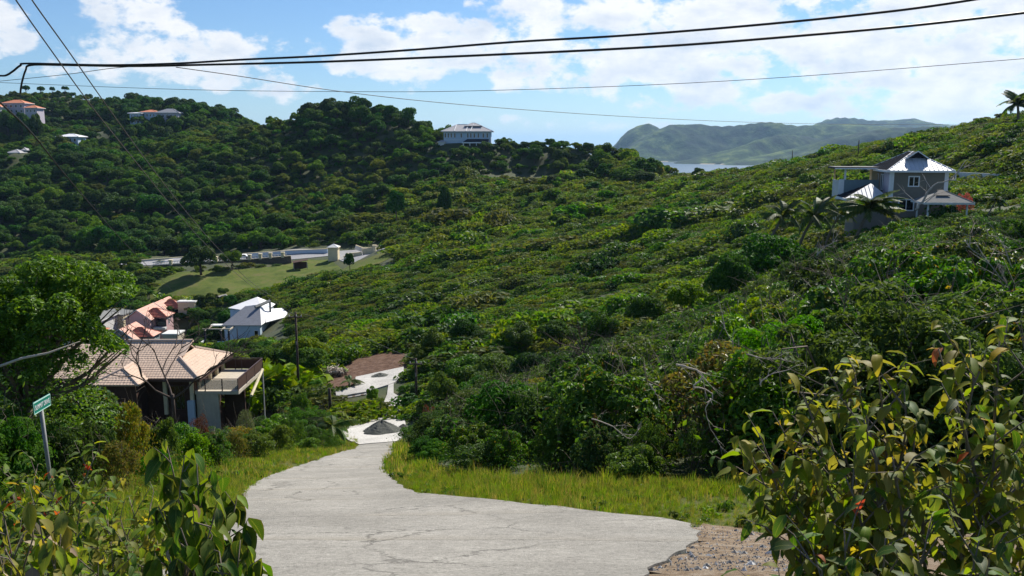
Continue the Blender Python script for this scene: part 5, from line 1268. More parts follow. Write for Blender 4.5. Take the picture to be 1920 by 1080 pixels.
# ---- house on the crest
def crest_house():
    Y = 385; p = P(829, 246, Y); e = 7.2; r = empty('crest_house', (p[0], Y, p[2] - e)); tag(r, 'wide pale blue house with grey hip roof and dark awning standing on the wooded crest', 'house')
    w = P(923, 246, Y)[0] - p[0]; d = 13
    MB().box(.6, w - .6, .6, d, -5, e - .02).build('wall', M['blue_white'], r)
    A_, B_ = hip_roof(r, 0, w, 0, d, e, 3.1, .5, M['pale_grey_roof'], cap='white_roof', fascia='dirty_white', capr=.16)
    caps(r, [((w * .24, -.3, e + .12), (w * .27, 5.5, e + 3.0)), ((w * .47, -.3, e + .12), (w * .52, 5.5, e + 3.0)), ((w * .56, -.3, e + .12), (w * .62, 5.5, e + 3.3))], M['white_roof'], .18, 'roof_batten')
    hip_roof(r, w * .45, w * .78, 3.6, 9.5, e + 2.4, 1.4, .3, M['pale_grey_roof'], cap='white_roof', fascia=None, capr=.12)
    for k in (.06, .12, .18, .25, .38, .51, .57, .64, .72, .82, .90): window(r, w * k, e - 2.9, .85, 2.1, y=.6, panes=1, bar=.12, fr='white')
    plane_part('awning', [(w * .42, -2.4, e - 4.7), (w * .93, -2.4, e - 4.6), (w * .93, .58, e - 3.4), (w * .50, .58, e - 3.4)], M['dark_or_shaded_metal'], r, .12)
    MB().box(w * .40, w * .86, -3.6, -2.5, e - 5.3, e - 4.8).build('porch_roof', M['white'], r)
    for k in (.42, .55, .68, .8): MB().box(w * k, w * k + .35, -3.2, -2.9, -4, e - 5.302).build('porch_post', M['white'], r)
    MB().box(.55, w * .4, .45, .598, e - 3.9, e - 3.7).build('band', M['white'], r)
M['pale_grey_roof'] = PW('pale_grey_shingle', (.36, .35, .36), .85, .10, 1.2)
crest_house()
flat_block('garden_hut', 822, 266, 384, 3, 3, 2.2, 'dirty_white', 'tiny grey hut at the left foot of the pale blue crest house', 'pale_grey_roof', .8, cat='hut', wins=0)
# ---- houses on the far left ridge
def far_house(name, px, py, Y, wpx, d, h, wm, rm, rise, lb, wins=4, rows=1, capm=None):
    p = P(px, py, Y); w = P(px + wpx, py, Y)[0] - p[0]; r = empty(name, (p[0], Y, p[2] - h)); tag(r, lb, 'house')
    MB().box(.4, w - .4, .4, d, -7, h - .02).build('wall', M[wm], r)
    hip_roof(r, 0, w, 0, d, h, rise, .5, M[rm], cap=capm or rm, fascia='white', capr=.14)
    for j in range(rows):
        for k in range(wins): window(r, .8 + (w - 1.6) * (k + .5) / wins, h - 2.9 - 3.3 * j, (w - 1.6) / wins * .5, 1.9, y=.4, panes=1, bar=.15)
    return r
far_house('terracotta_house', 3, 193, 560, 42, 11, 8, 'lilac', 'terracotta', 2.3, 'large house with terracotta roof and arches near the left edge of the ridge', 4, 2)
far_house('terracotta_wing', 44, 202, 552, 25, 9, 6, 'lilac', 'terracotta', 1.8, 'lower terracotta-roofed wing right of the large ridge house', 3)
far_house('terracotta_annex', -22, 200, 552, 23, 9, 7, 'dirty_white', 'terracotta', 1.8, 'terracotta-roofed annex cut by the left picture edge', 3)
far_house('white_terracotta_house', 263, 210, 545, 30, 9, 7, 'blue_white', 'terracotta', 1.6, 'white house with small terracotta roof in the middle of the ridge cluster', 4, 2)
far_house('white_block_house', 241, 212, 541, 22, 8, 8, 'blue_white', 'white_roof', .5, 'white house with dark balconies at the left end of the ridge cluster', 3, 2)
far_house('lilac_house', 291, 211, 538, 43, 11, 8.5, 'lilac', 'grey_or_shaded_tile', 2.6, 'lilac grey-roofed house at the right end of the ridge cluster', 5, 2)
far_house('white_pavilion', 403, 213, 578, 36, 11, 4.5, 'blue_white', 'white_roof', 1.5, 'small white-roofed pavilion near the saddle of the ridge', 5)
far_house('white_bungalow', 106, 256, 490, 40, 10, 6.0, 'blue_white', 'white_roof', 1.6, 'white bungalow with pale hip roof among the trees below the ridge', 4)
far_house('grey_barn', 14, 286, 450, 22, 8, 2.6, 'dirty_white', 'pale_grey_roof', 1.6, 'low pale-roofed house at the far left above the wood', 2)
far_house('grey_pavilion', 33, 281, 456, 16, 5, 4.0, 'dirty_white', 'pale_grey_roof', 1.2, 'little pale pavilion roof behind the low far-left house', 2)

# ================================================================ valley road wall, gatehouse, car
def valley_wall():
    def run(name, pts, Y, hgt, m, label, pillars=(), cap=.0):
        r = None; 
        P_ = [P(a, b, Y) for a, b in pts]; r = empty(name, tuple(P_[0])); tag(r, label, 'wall'); o_ = Vector(P_[0])
        for i in range(len(P_) - 1):
            p = Vector(P_[i]) - o_; q = Vector(P_[i + 1]) - o_; n = Vector((0, .35, 0))
            MB().slab([p, q, q + n, p + n], hgt).build('wall_panel', M[m], r)
            MB().slab([p - Vector((0, .12, -.14)), q - Vector((0, .12, -.14)), q + n * 1.3 + Vector((0, 0, .14)), p + n * 1.3 + Vector((0, 0, .14))], .138).build('coping', M['cream'], r)
        for (a, b) in pillars:
            c = Vector(P(a, b, Y - .1)) - o_
            MB().box(c.x - .45, c.x + .45, c.y - .5, c.y + .5, c.z - 2.2, c.z).box(c.x - .6, c.x + .6, c.y - .65, c.y + .65, c.z + .002, c.z + .28).build('pillar', M['cream'], r)
        return r
    run('retaining_wall', [(286, 498), (355, 494), (450, 488), (545, 480)], 262, 4.2, 'brown_stone', 'long retaining wall with cream pillars carrying the valley road')
    rl = empty('road_balustrade', tuple(P(286, 492, 262.2))); tag(rl, 'white balustrade with cream pillars along the valley road', 'balustrade'); o_ = Vector(P(286, 492, 262.2))
    L1 = [(286, 492), (355, 488), (450, 482), (537, 476)]
    for i in range(3):
        p = Vector(P(*L1[i], 262.2)) - o_; q = Vector(P(*L1[i + 1], 262.2)) - o_
        MB().tube([p, q], .13, 5).build('top_rail', M['white'], rl); MB().tube([p - Vector((0, 0, .75)), q - Vector((0, 0, .75))], .10, 5).build('bottom_rail', M['white'], rl)
        for k in range(14):
            c = p.lerp(q, (k + .5) / 14); MB().box(c.x - .07, c.x + .07, c.y - .05, c.y + .05, c.z - .7, c.z - .05).build('baluster', M['white'], rl)
    for a, b in ((320, 488.5), (342, 487), (405, 482.5), (468, 478.5), (488, 477), (507, 475.5), (530, 474)):
        c = Vector(P(a, b, 262)) - o_; MB().box(c.x - .42, c.x + .42, c.y - .45, c.y + .45, c.z - 1.5, c.z).box(c.x - .56, c.x + .56, c.y - .6, c.y + .6, c.z + .002, c.z + .25).build('pillar', M['cream'], rl)
    run('far_road_wall', [(262, 488), (350, 482)], 276, 1.5, 'dirty_white', 'pale wall at the far side of the valley road on the left')
    run('white_road_wall', [(455, 476), (540, 470), (614, 467)], 276, 1.9, 'blue_white', 'long pale blue-white wall behind the valley road')
    run('stepped_wall', [(644, 481), (662, 478)], 262, 1.7, 'cream', 'low start of the cream stepped wall'); 
    run('stepped_wall', [(650, 476), (678, 473)], 263, 2.0, 'cream', 'middle step of the cream wall by the gate pavilion'); run('stepped_wall', [(678, 468), (702, 463)], 264, 2.6, 'cream', 'highest step of the cream wall at its right end', pillars=[(702, 461)])
    run('gate_wall', [(667, 460), (680, 465), (702, 466)], 270, 1.3, 'dirty_white', 'curved pale wall behind the cream stepped wall'); run('gate_wall', [(704, 462), (716, 458)], 266, 1.5, 'dirty_white', 'short pale wall at the right end of the valley road')
    q = P(615, 480, 262); r = empty('gate_pavilion', tuple(q)); tag(r, 'square cream gate pavilion with pyramid cap beside the valley road', 'gatehouse'); w = 3.0
    MB().box(0, w, 0, w, -2.2, 2.6).build('wall', M['cream'], r); hip_roof(r, 0, w, 0, w, 2.7, .9, .25, M['dirty_white'], cap='white', fascia='cream', capr=.06)
    run('lawn_step', [(318, 543), (323, 543)], 238, 2.2, 'dirty_white', 'small white stump wall at the left foot of the lawn bank')
    q = hit(562, 505); r = empty('dark_shelter', tuple(q), .3); tag(r, 'small dark open shelter with rusty roof at the foot of the lawn bank', 'shelter')
    MB().slab([(-2, -1.4, 2.2), (2.4, -1.4, 2.9), (2.4, 1.4, 3.0), (-2, 1.4, 2.4)], .1).build('roof', M['brown_wall'], r)
    for x_, y_ in ((-1.8, -1.2), (2.1, -1.2), (-1.8, 1.1), (2.1, 1.1)): MB().box(x_, x_ + .15, y_, y_ + .15, -1, 2.15).build('post', M['bark_pale'], r)
    MB().box(-1.7, 2.1, 1.0, 1.09, -1, 2.1).build('back_wall', M['brown_wall'], r)
M['brown_stone'] = PW('dark_brown_stone', (.12, .095, .07), .95, .3, 1.5, bmp=.6)  # dark brown stone with uneven tone
valley_wall()
def car():
    q = P(456, 484.5, 270); r = empty('parked_car', (q[0], 270, h1(q[0], 270) + .2), .05); tag(r, 'white car on the valley road beside the smaller lawn tree', 'car')
    bpy_m = M['white']
    mb = MB(); prof = [(-2.1, .35), (-2.1, .85), (-1.3, 1.0), (-.75, 1.42), (.75, 1.45), (1.45, .98), (2.1, .85), (2.15, .35)]
    lo = [(x, -.85, z) for x, z in prof]; hi = [(x, .85, z) for x, z in prof]; mb.poly(lo); mb.poly(hi[::-1])
    for i in range(len(prof)): j = (i + 1) % len(prof); mb.poly([lo[j], lo[i], hi[i], hi[j]])
    mb.build('body', bpy_m, r)
    MB().poly([(-1.2, -.86, 1.0), (1.3, -.86, .98), (.7, -.86, 1.36), (-.72, -.86, 1.34)]).build('window', M['glass'], r)
    for x_ in (-1.35, 1.35):
        for y_ in (-.8, .8): MB().tube([(x_, y_ - .1, .33), (x_, y_ + .1, .33)], .33, 12).build('wheel', M['brown_rail'], r)
car()
# ================================================================ grass on the verges
def tuft(seed, mat_, n=16, h=.34, w=.011, sp=.09):
    g = np.random.default_rng(seed); V_ = []; Q = []
    for i in range(n):
        a = g.uniform(0, 6.28); r_ = sp * g.random() ** .5; x, y = r_ * math.cos(a), r_ * math.sin(a); hh = h * g.uniform(.5, 1.2); ln = g.normal(.0, .22, 2) * hh
        t = g.uniform(0, 3.14); dx, dy = math.cos(t) * w, math.sin(t) * w; b = len(V_)
        V_ += [(x - dx, y - dy, -.03), (x + dx, y + dy, -.03), (x + ln[0] * .4 + dx * .8, y + ln[1] * .4 + dy * .8, hh * .6), (x + ln[0] * .4 - dx * .8, y + ln[1] * .4 - dy * .8, hh * .6),
               (x + ln[0] + dx * .15, y + ln[1] + dy * .15, hh), (x + ln[0] - dx * .15, y + ln[1] - dy * .15, hh)]
        Q += [[b, b + 1, b + 2, b + 3], [b + 3, b + 2, b + 4, b + 5]]
    return mesh_np('tuft', np.array(V_), np.array(Q), M[mat_])
KG = [tuft(i, 'grass', 20, [.15, .20, .24, .19, .28, .17][i], .006, .10) for i in range(6)] + [tuft(10, 'grass_dry', 10, .30, .004)]
KGF = [tuft(20 + i, 'grass', 16, [.2, .26, .22, .3][i], .014, .18) for i in range(4)] + [tuft(30, 'grass_dry', 10, .28, .012, .16)]
V_R = [(719, 884), (725, 868), (738, 848), (746, 834), (752, 826), (775, 850), (800, 872), (850, 888), (950, 902), (1100, 908), (1400, 905), (1900, 880), (2050, 880), (2050, 1004), (1420, 1001), (1298, 985), (1240, 977), (1150, 968), (1000, 950), (880, 937), (790, 929), (760, 918), (735, 900)]
V_L = [(-400, 1000), (-100, 960), (60, 935), (190, 905), (300, 885), (400, 868), (480, 852), (540, 838), (600, 822), (640, 812), (668, 824), (674, 836), (668, 841), (640, 851), (600, 863), (545, 881), (500, 900), (462, 920), (438, 962), (398, 1012), (328, 1076), (-400, 1080)]
def grass():
    for nm, poly, lb in (('verge_grass', V_R, 'tall yellow-green grass along the right side of the road'), ('verge_grass', V_L, 'thin yellow-green grass along the left side of the road')):
        acc = []
        for (y0, y1, dens, kinds, tall) in ((8, 24, 120, KG, 1.0), (24, 72, 24, KGF, 1.0)):
            x0, x1 = -.75 * y1 - 2, .75 * y1 + 2; n = int((x1 - x0) * (y1 - y0) * dens)
            x = rng.uniform(x0, x1, n); y = rng.uniform(y0, y1, n); k = np.abs(x) < .72 * y + 1; x, y = x[k], y[k]
            z = H(x, y); px, py = proj(x, y, z); k = inpoly(px, py, poly)
            k &= clump(x, y, .9) + rng.normal(0, .6, len(x)) > -.9
            x, y, z, px, py = (q[k] for q in (x, y, z, px, py)); n = len(x); x = x + rng.normal(0, .07, n); y = y + rng.normal(0, .07, n); z = H(x, y)
            back = np.clip(1 - (py - np.interp(px, [719, 800, 950, 1100, 1400, 2000], [860, 872, 902, 908, 905, 885])) / 45, 0, 1) if poly is V_R else np.clip(.3 + 0 * px, 0, 1)
            s = rng.uniform(.55, 1.2, n) * (.55 + .50 * back) * (1 + .3 * clump(x, y, 1.3))
            acc.append((kinds, x, y, z, s))
        root = empty(nm, (0, 0, 0)); bpy.data.objects.remove(root)
        for kinds, x, y, z, s in acc:
            n = len(x); scatter(nm, kinds, np.stack([x, y, z], 1), np.stack([rng.normal(0, .08, n), rng.normal(0, .08, n), rng.uniform(0, 6.28, n)], 1), np.stack([s, s, s * rng.uniform(.8, 1.3, n)], 1), lb, 'grass')
            print(nm, n)
    # lawn tufts far away
grass()
def weeds():
    g = np.random.default_rng(21); kinds = []
    for i, me in enumerate(('leaf_mid', 'leaf_shrub', 'leaf_olive', 'leaf_lime')):
        p, d, c, r = crown_points(g, 90, .16, .16, .12, 6, .06, .0); kinds.append(mesh_np('weed', leaves_np(p, d + np.array([0, 0, .5]), .055, .5, .2, g, .6), quads(len(p)), M[me]))
    x = rng.uniform(-22, 22, 9000); y = rng.uniform(9, 46, 9000); z = H(x, y); px, py = proj(x, y, z)
    k = (inpoly(px, py, V_R) | inpoly(px, py, V_L)) & (clump(x, y, .7) > .25); x, y, z = x[k], y[k], z[k]; n = len(x); s = rng.uniform(.5, 1.6, n)
    scatter('verge_weeds', kinds, np.stack([x, y, z], 1), np.stack([0 * x, 0 * x, rng.uniform(0, 6.28, n)], 1), np.stack([s, s, s * rng.uniform(.6, 1.5, n)], 1), 'small broad-leaved weeds growing among the verge grass', 'weeds'); print('weeds', n)
weeds()
def shoulder_stones():
    mb = MB(); g = np.random.default_rng(5)
    for i in range(2600):
        px, py = g.uniform(1215, 1700), g.uniform(988, 1078)
        if not inpoly([px], [py], [(1280, 984), (1420, 1002), (1700, 1010), (1700, 1080), (1195, 1080), (1246, 1046), (1292, 1018)])[0]: continue
        q = hit(px, py, y0=2); s = g.uniform(.006, .028) * (2.6 if g.random() < .05 else 1); a = g.uniform(0, 3)
        v = [(q[0] + s * math.cos(a + t) * g.uniform(.7, 1.2), q[1] + s * math.sin(a + t) * g.uniform(.7, 1.2), q[2] + .03) for t in (0, 1.6, 3.1, 4.7)]; tp = (q[0], q[1], q[2] + .045 + s * .5)
        b = len(mb.v); mb.v += v + [tp]
        for t in range(4): mb.f.append([b + t, b + (t + 1) % 4, b + 4]); mb.m.append(0 if i % 3 else 1)
    tag(mb.build('loose_stones', [M['stone'], M['dirty_white']]), 'loose grey stones on the brown road shoulder', 'stones', kind='stuff')
M['stone'] = plain('grey_stone', (.24, .235, .22), .9, .35, 8, bmp=.6)
shoulder_stones()

# ================================================================ big tree on the left
def left_tree():
    g = np.random.default_rng(77); Y = 21.0; c = P(112, 640, Y); z = h1(c[0], Y); r_ = empty('broad_tree', (c[0], Y, z)); tag(r_, 'large bright green spreading tree at the left edge behind the street sign', 'tree')
    H_ = P(0, 445, Y)[2] - z; rz_ = 3.1; th = H_ - rz_ * .80 - .3
    p, d, cc, rr = crown_points(g, 46000, 4.0, 2.9, rz_, 230, .40, 0, shell=.5, inner=.3)
    # the crown leans over to the right and hangs low on the left
    low = g.random(12000); pl = np.stack([g.normal(-1.2, 1.2, 12000), g.normal(0, 1.2, 12000), -low * 2.6], 1)
    cl = clump(pl[:, 0] * 2 + pl[:, 2], pl[:, 1] * 2, .9) > -.15; pl = pl[cl]
    p = np.concatenate([p, pl]); d = np.concatenate([d, unit(pl + np.array([0, 0, 2.6]))]); p[:, 2] += th
    qx, qy = proj(p[:, 0] + c[0], p[:, 1] + Y, p[:, 2] + z); kk = ~((qx > 215 + 30 * np.sin(qy * .05)) & (qy > 548 + 12 * np.sin(qx * .11))); p, d = p[kk], d[kk]
    v = leaves_np(p, d + np.array([0, 0, .5]), .115, .5, .2, g, .7, .2)
    obj('crown', mesh_np('crown', v, quads(len(v) // 4), M['leaf_tree']), r_)
    mb = MB(); base = Vector((-1.6, .5, -.4)); fork = Vector((-1.2, .3, th * .55)); mb.tube([base, base.lerp(fork, .5) + Vector((.1, 0, 0)), fork], [.22, .18, .15], 8)
    for i in range(18):
        tg = Vector(cc[i * 2]) + Vector((0, 0, th)); m_ = fork.lerp(tg, .5) + Vector(g.normal(0, .18, 3)); mb.tube([fork, m_, tg], [.09, .05, .015], 5, cap=False)
        for h in range(3): e = m_.lerp(tg, .6) + Vector(g.normal(0, .5, 3)); mb.tube([m_, e], [.03, .008], 4, cap=False)
    mb.build('trunk', M['bark'], r_, True)
    q = [P(-10, 690, 18.5), P(40, 672, 18.6), P(90, 662, 18.8), P(150, 640, 19)]
    lb_ = empty('dead_branch', tuple(q[0])); tag(lb_, 'pale bare branch sticking out of the big tree at the left edge', 'branch')
    MB().tube([Vector(a) - Vector(q[0]) for a in q], [.035, .03, .025, .008], 6).build('limb', M['driftwood'], lb_, True)
M['leaf_tree'] = leafmat('leaf_tree', [(.022, .085, .010), (.045, .135, .012), (.075, .19, .015), (.12, .24, .022)], .42, rough=.5, spec=.3, big=.35, bscale=.6)
left_tree()
# shrubs between the big tree and the road
for (px, top, Y, hw, q, lb) in [
    (235, 668, 24, 62, 6, 'tall yellowish bush right of the big tree, in front of the tiled roof'), (175, 700, 20, 52, 1, 'green bush below the big tree behind the sign'), (300, 728, 26, 48, 3, 'light green bush at the left front corner of the tiled house'),
    (120, 760, 18, 62, 2, 'dark bush in the shade under the big tree'), (20, 740, 17, 70, 2, 'dark bush in deep shade at the left edge'), (215, 765, 19, 60, 6, 'brownish yellow bush left of the feathery shrub'),
    (285, 800, 21, 48, 5, 'feathery fern-like shrub above the left grass verge'), (355, 770, 29, 44, 3, 'lime green bush below the leafless tree'), (400, 790, 31, 42, 0, 'glossy bush above the left verge'),
    (440, 775, 35, 36, 6, 'bush with yellowing leaves left of the bright round bush'), (480, 780, 37, 42, 3, 'bright round bush nearest the road bend'), (520, 765, 42, 40, 3, 'bright green bush left of the utility pole foot'), (545, 735, 52, 40, 5, 'feathery green bush at the utility pole'),
    (600, 770, 52, 40, 5, 'vivid green bush right of the utility pole'), (575, 800, 46, 34, 3, 'light green bush at the end of the left verge'), (625, 800, 56, 24, 1, 'small green bush before the roadside palm'), (560, 690, 74, 30, 1, 'green bush behind the utility pole'), (600, 735, 66, 34, 1, 'green bush behind the vivid bush')]:
    tree_to('roadside_shrub', KN[q], px, top, Y, hw, lb, cat='shrub', hm=3.3, rm=2.0)
# shrubs hugging the curve of the right verge
for (px, top, Y, hw, q, lb) in [(790, 812, 44, 34, 5, 'feathery green shrub where the right verge begins'), (830, 800, 35, 44, 4, 'small-leaved shrub on the bend of the right verge'), (775, 770, 56, 36, 1, 'green shrub at the narrow neck of the road'),
     (880, 780, 29, 52, 5, 'pale feathery shrub left of the dark gap on the right verge'), (945, 775, 23.5, 56, 0, 'glossy shrub above the widest part of the right verge'), (1040, 740, 21, 62, 4, 'dense small-leaved shrub above the verge centre'),
     (1120, 765, 19.5, 60, 0, 'glossy shrub with yellow leaves on the verge'), (1215, 740, 19, 64, 4, 'tall small-leaved shrub in the middle of the verge'), (1305, 760, 18.5, 60, 7, 'sparse shrub with pale twigs on the verge'), (1390, 740, 18.5, 60, 0, 'glossy shrub at the right end of the verge'),
     (1480, 700, 19, 70, 4, 'small-leaved shrub behind the large-leaved foreground bush'), (1600, 690, 19, 80, 0, 'dark glossy shrub behind the middle of the foreground bush'), (1740, 640, 20, 80, 4, 'small-leaved shrub behind the right foreground bush'), (1870, 600, 20, 80, 2, 'dark shrub at the right edge behind the foreground bush')]:
    tree_to('verge_shrub', KN[q], px, top, Y, hw, lb, cat='shrub', hm=3.3, rm=2.0)

# ================================================================ bare trees and dead branches
def bare_tree(name, label, base, height, r0, seed, mtl, spread=1.0, levels=4, kids=3, trunk=.25, cat='tree', lean=(0, 0), fl=None):
    g = np.random.default_rng(seed); r_ = empty(name, tuple(base)); tag(r_, label, cat)
    tr = MB(); br = MB(); top = Vector((lean[0] * .2, lean[1] * .2, height * trunk)); tr.tube([(0, 0, -.4), top * .5, top], [r0, r0 * .85, r0 * .75], 8)
    tips = []
    def grow(p, d, ln, r, lv):
        q1 = p + d * ln * .5 + Vector(g.normal(0, .06, 3)) * ln; q2 = q1 + (d + Vector((0, 0, .18)) + Vector(g.normal(0, .16, 3))) * ln * .5
        (tr if lv == 0 else br).tube([p, q1, q2], [r, r * .8, r * .6], 6 if lv < 2 else 4, cap=False)
        if lv >= levels: tips.append(q2); return
        k = kids + (g.random() < .5)
        for i in range(k):
            a = g.uniform(0, 6.28); nd_ = (d + Vector((math.cos(a), math.sin(a), g.uniform(-.2, .35))) * g.uniform(.35, .8) * spread).normalized()
            grow(q2 if i else q1.lerp(q2, .6), nd_, ln * g.uniform(.62, .88), r * .68, lv + 1)
    for i in range(kids + 1):
        a = i * 6.28 / (kids + 1) + g.uniform(-.3, .3); grow(top * g.uniform(.8, 1.0), Vector((math.cos(a) * spread, math.sin(a) * spread * .7, .9)).normalized(), height * .27, r0 * .55, 1)
    tr.build('trunk', mtl, r_, True); br.build('branches', mtl, r_, True)
    return r_, tips
b = P(327, 790, 56); bz = h1(b[0], 56); bare_tree('leafless_tree', 'leafless dark tree spreading in front of the tiled roof', (b[0], 56, b[2] - .2), (P(327, 640, 56)[2] - b[2] + .6) * 1.55, .15, 3, M['bark_dark'], spread=1.15, levels=5, kids=2, trunk=.22)
def trail(name, label, pts, Y, r0, mtl='bark_pale', twigs=5, seed=1):
    g = np.random.default_rng(seed); Ys = Y if isinstance(Y, (list, tuple)) else (Y, Y)
    q = [P(a, b_, Ys[0] + (Ys[1] - Ys[0]) * i / (len(pts) - 1)) for i, (a, b_) in enumerate(pts)]; o_ = Vector(q[0]); r_ = empty(name, tuple(o_)); tag(r_, label, 'branch')
    kp = [Vector(a) - o_ for a in q]; v = []
    for i in range(len(kp) - 1):
        p0, p1, p2, p3 = kp[max(i - 1, 0)], kp[i], kp[i + 1], kp[min(i + 2, len(kp) - 1)]
        for s_ in range(4):
            t = s_ / 4; v.append(.5 * ((2 * p1) + (p2 - p0) * t + (2 * p0 - 5 * p1 + 4 * p2 - p3) * t * t + (3 * p1 - p0 - 3 * p2 + p3) * t ** 3) + Vector(g.normal(0, .35, 3)) * r0)
    v.append(kp[-1]); n = len(v); MB().tube(v, [r0 * .8 * (1 - .8 * i / (n - 1)) * g.uniform(.9, 1.1) for i in range(n)], 6).build('limb', M[mtl], r_, True)
    mb = MB()
    for i in range(twigs * 2):
        j = g.integers(1, n - 1); s_ = v[j]; dd = (v[j + 1] - v[j - 1]).normalized(); e = s_ + (dd * .9 + Vector(g.normal(0, .6, 3)) + Vector((0, 0, .3))) * r0 * g.uniform(6, 16)
        m_ = (s_ + e) * .5 + Vector(g.normal(0, 1, 3)) * r0 * 1.2; mb.tube([s_, m_, e], [r0 * .28, r0 * .18, r0 * .05], 4, cap=False)
        for h in range(2): mb.tube([m_, m_ + (e - m_) * .7 + Vector(g.normal(0, 1, 3)) * r0 * 3], [r0 * .14, r0 * .04], 3, cap=False)
    if twigs: mb.build('twigs', M[mtl], r_, True)
trail('dead_branch', 'pale S-curved dead branch hanging in the middle of the verge shrubs', [(1268, 684), (1290, 689), (1311, 697), (1315, 710), (1300, 725), (1322, 729), (1337, 742), (1323, 763), (1327, 785), (1335, 810), (1358, 838)], 17.2, .030, 'driftwood', 6, 1)
trail('dead_branch', 'straight pale dead branch right of the S-curved one', [(1400, 664), (1433, 672), (1467, 672)], 17.4, .02, 'driftwood', 4, 2)
trail('dead_branch', 'forked pale branch beside the large-leaved bush', [(1424, 722), (1440, 704), (1483, 692)], 17.0, .022, 'driftwood', 4, 3)
trail('dead_branch', 'grey branch climbing through the shrubs above the verge', [(1425, 760), (1385, 700), (1372, 640), (1350, 600)], 21, .035, 'bark_pale', 6, 4)
trail('dead_branch', 'low grey branch with orange leaves in the verge shrubs', [(1110, 785), (1150, 800), (1180, 822), (1200, 802)], 17.0, .018, 'driftwood', 5, 5)
trail('dead_branch', 'dark leaning trunk rising left of the long branch', [(1115, 720), (1103, 690), (1098, 662), (1092, 650)], 40, .09, 'bark_dark', 8, 6)
trail('dead_branch', 'dark bare limb left of the leaning trunk', [(1030, 700), (1050, 680), (1075, 672), (1085, 655)], 44, .08, 'bark_dark', 9, 7)
trail('dead_branch', 'thick weathered trunk crossing in front of the shelter of the grey-brown house', [(1718, 392), (1732, 374), (1750, 348), (1785, 335), (1812, 300)], 62, .13, 'bark_pale', 3, 8)
trail('dead_branch', 'pale curved trunk at the right edge above the foreground bush', [(1925, 600), (1900, 560), (1885, 530), (1845, 485), (1812, 462)], 30, .05, 'bark_pale', 10, 9)
trail('dead_branch', 'second pale trunk at the right edge, crossing the first', [(1930, 580), (1905, 520), (1885, 470), (1868, 440)], 31, .045, 'bark_pale', 10, 10)
trail('dead_branch', 'grey twiggy branch in the right bank under the palms', [(1560, 600), (1580, 560), (1640, 520), (1690, 500)], 36, .05, 'bark_pale', 10, 11)
trail('dead_branch', 'short white dead branch among dark leaves left of the leafless spot', [(1218, 720), (1230, 738), (1236, 752)], 17.5, .02, 'driftwood', 2, 12)
trail('dead_branch', 'grey fork below the row of palms', [(1530, 480), (1548, 462), (1570, 452)], 60, .07, 'bark_pale', 5, 13)
for (px, top, Y, hw, me, lb) in [(372, 742, 58, 34, 'leaf_russet', 'drooping russet-leaved shrub under the leafless tree'), (1115, 745, 20.5, 20, 'leaf_russet', 'rust brown withered twigs hanging in the verge shrubs'), (806, 735, 60, 24, 'leaf_russet', 'reddish withered bush at the driveway bend'),
       (455, 735, 52, 30, 'leaf_grey', 'greyish thorny bush in front of the terrace'), (1812, 343, 104, 20, 'leaf_pink', 'bush with pink blossom beside the garden wall'), (300, 485, 268, 12, 'leaf_grey', 'pale bluish tree at the left end of the valley wall')]:
    kk = shrub_pair(700 + px % 50, me, 2600, 1.7, 1.3, .13 if me != 'leaf_grey' else .1, 14, .5, .8, .04, asp=.3 if me == 'leaf_russet' else .5, bare=10)
    tree_to('withered_shrub' if me == 'leaf_russet' else 'garden_shrub', kk, px, top, Y, hw, lb, cat='shrub', hm=2.5, rm=2.0)

# ================================================================ poles, wires
def pole(px, top, base, label, r=.14, arm=1.4, Y=None, name='utility_pole', wood='bark_dark'):
    b = hit(px, base) if Y is None else at_px(px, base, Y); t_ = P(px, top, b[1]); h = t_[2] - b[2]; r_ = empty(name, tuple(b)); tag(r_, label, 'pole')
    MB().tube([(0, 0, -.5), (0, 0, h * .5), (0, 0, h)], [r, r * .85, r * .7], 10).build('pole', M[wood], r_, True)
    if arm:
        MB().box(-arm / 2, arm / 2, -.06 - r, .06 - r, h - .55, h - .42).build('crossarm', M[wood], r_)
        for x_ in (-arm / 2 + .1, 0.12, arm / 2 - .1): MB().tube([(x_, -r, h - .418), (x_, -r, h - .25)], [.05, .03], 6).build('insulator', M['dirty_white'], r_)
        MB().box(-.05, .05, -.04 - r, .02 - r, h * .6, h * .6 + .35).build('cable_bracket', M['steel'], r_)
    return b, h
PB, PH = pole(561, 585, 752, 'tall dark utility pole left of the driveway', Y=84)
PB2, PH2 = pole(781, 672, 757, 'shorter utility pole among the trees right of the driveway', .14, 1.2, Y=76)
pole(619, 728, 768, 'short thick wooden post left of the upper drive', .17, 0, Y=76, name='wooden_post')
pole(1608, 262, 306, 'utility pole on the slope left of the grey-brown house', .13, 0, Y=190)
pole(1485, 282, 302, 'distant utility pole on the spur skyline', .13, 0, Y=236); pole(1359, 314, 330, 'tiny utility pole below the bay', .12, 0, Y=252)
M['cable'] = plain('black_cable', (.012, .012, .013), .5, .1, 3, bmp=0); M['thin_wire'] = plain('grey_wire', (.10, .09, .085), .6, .1, 3, bmp=0)
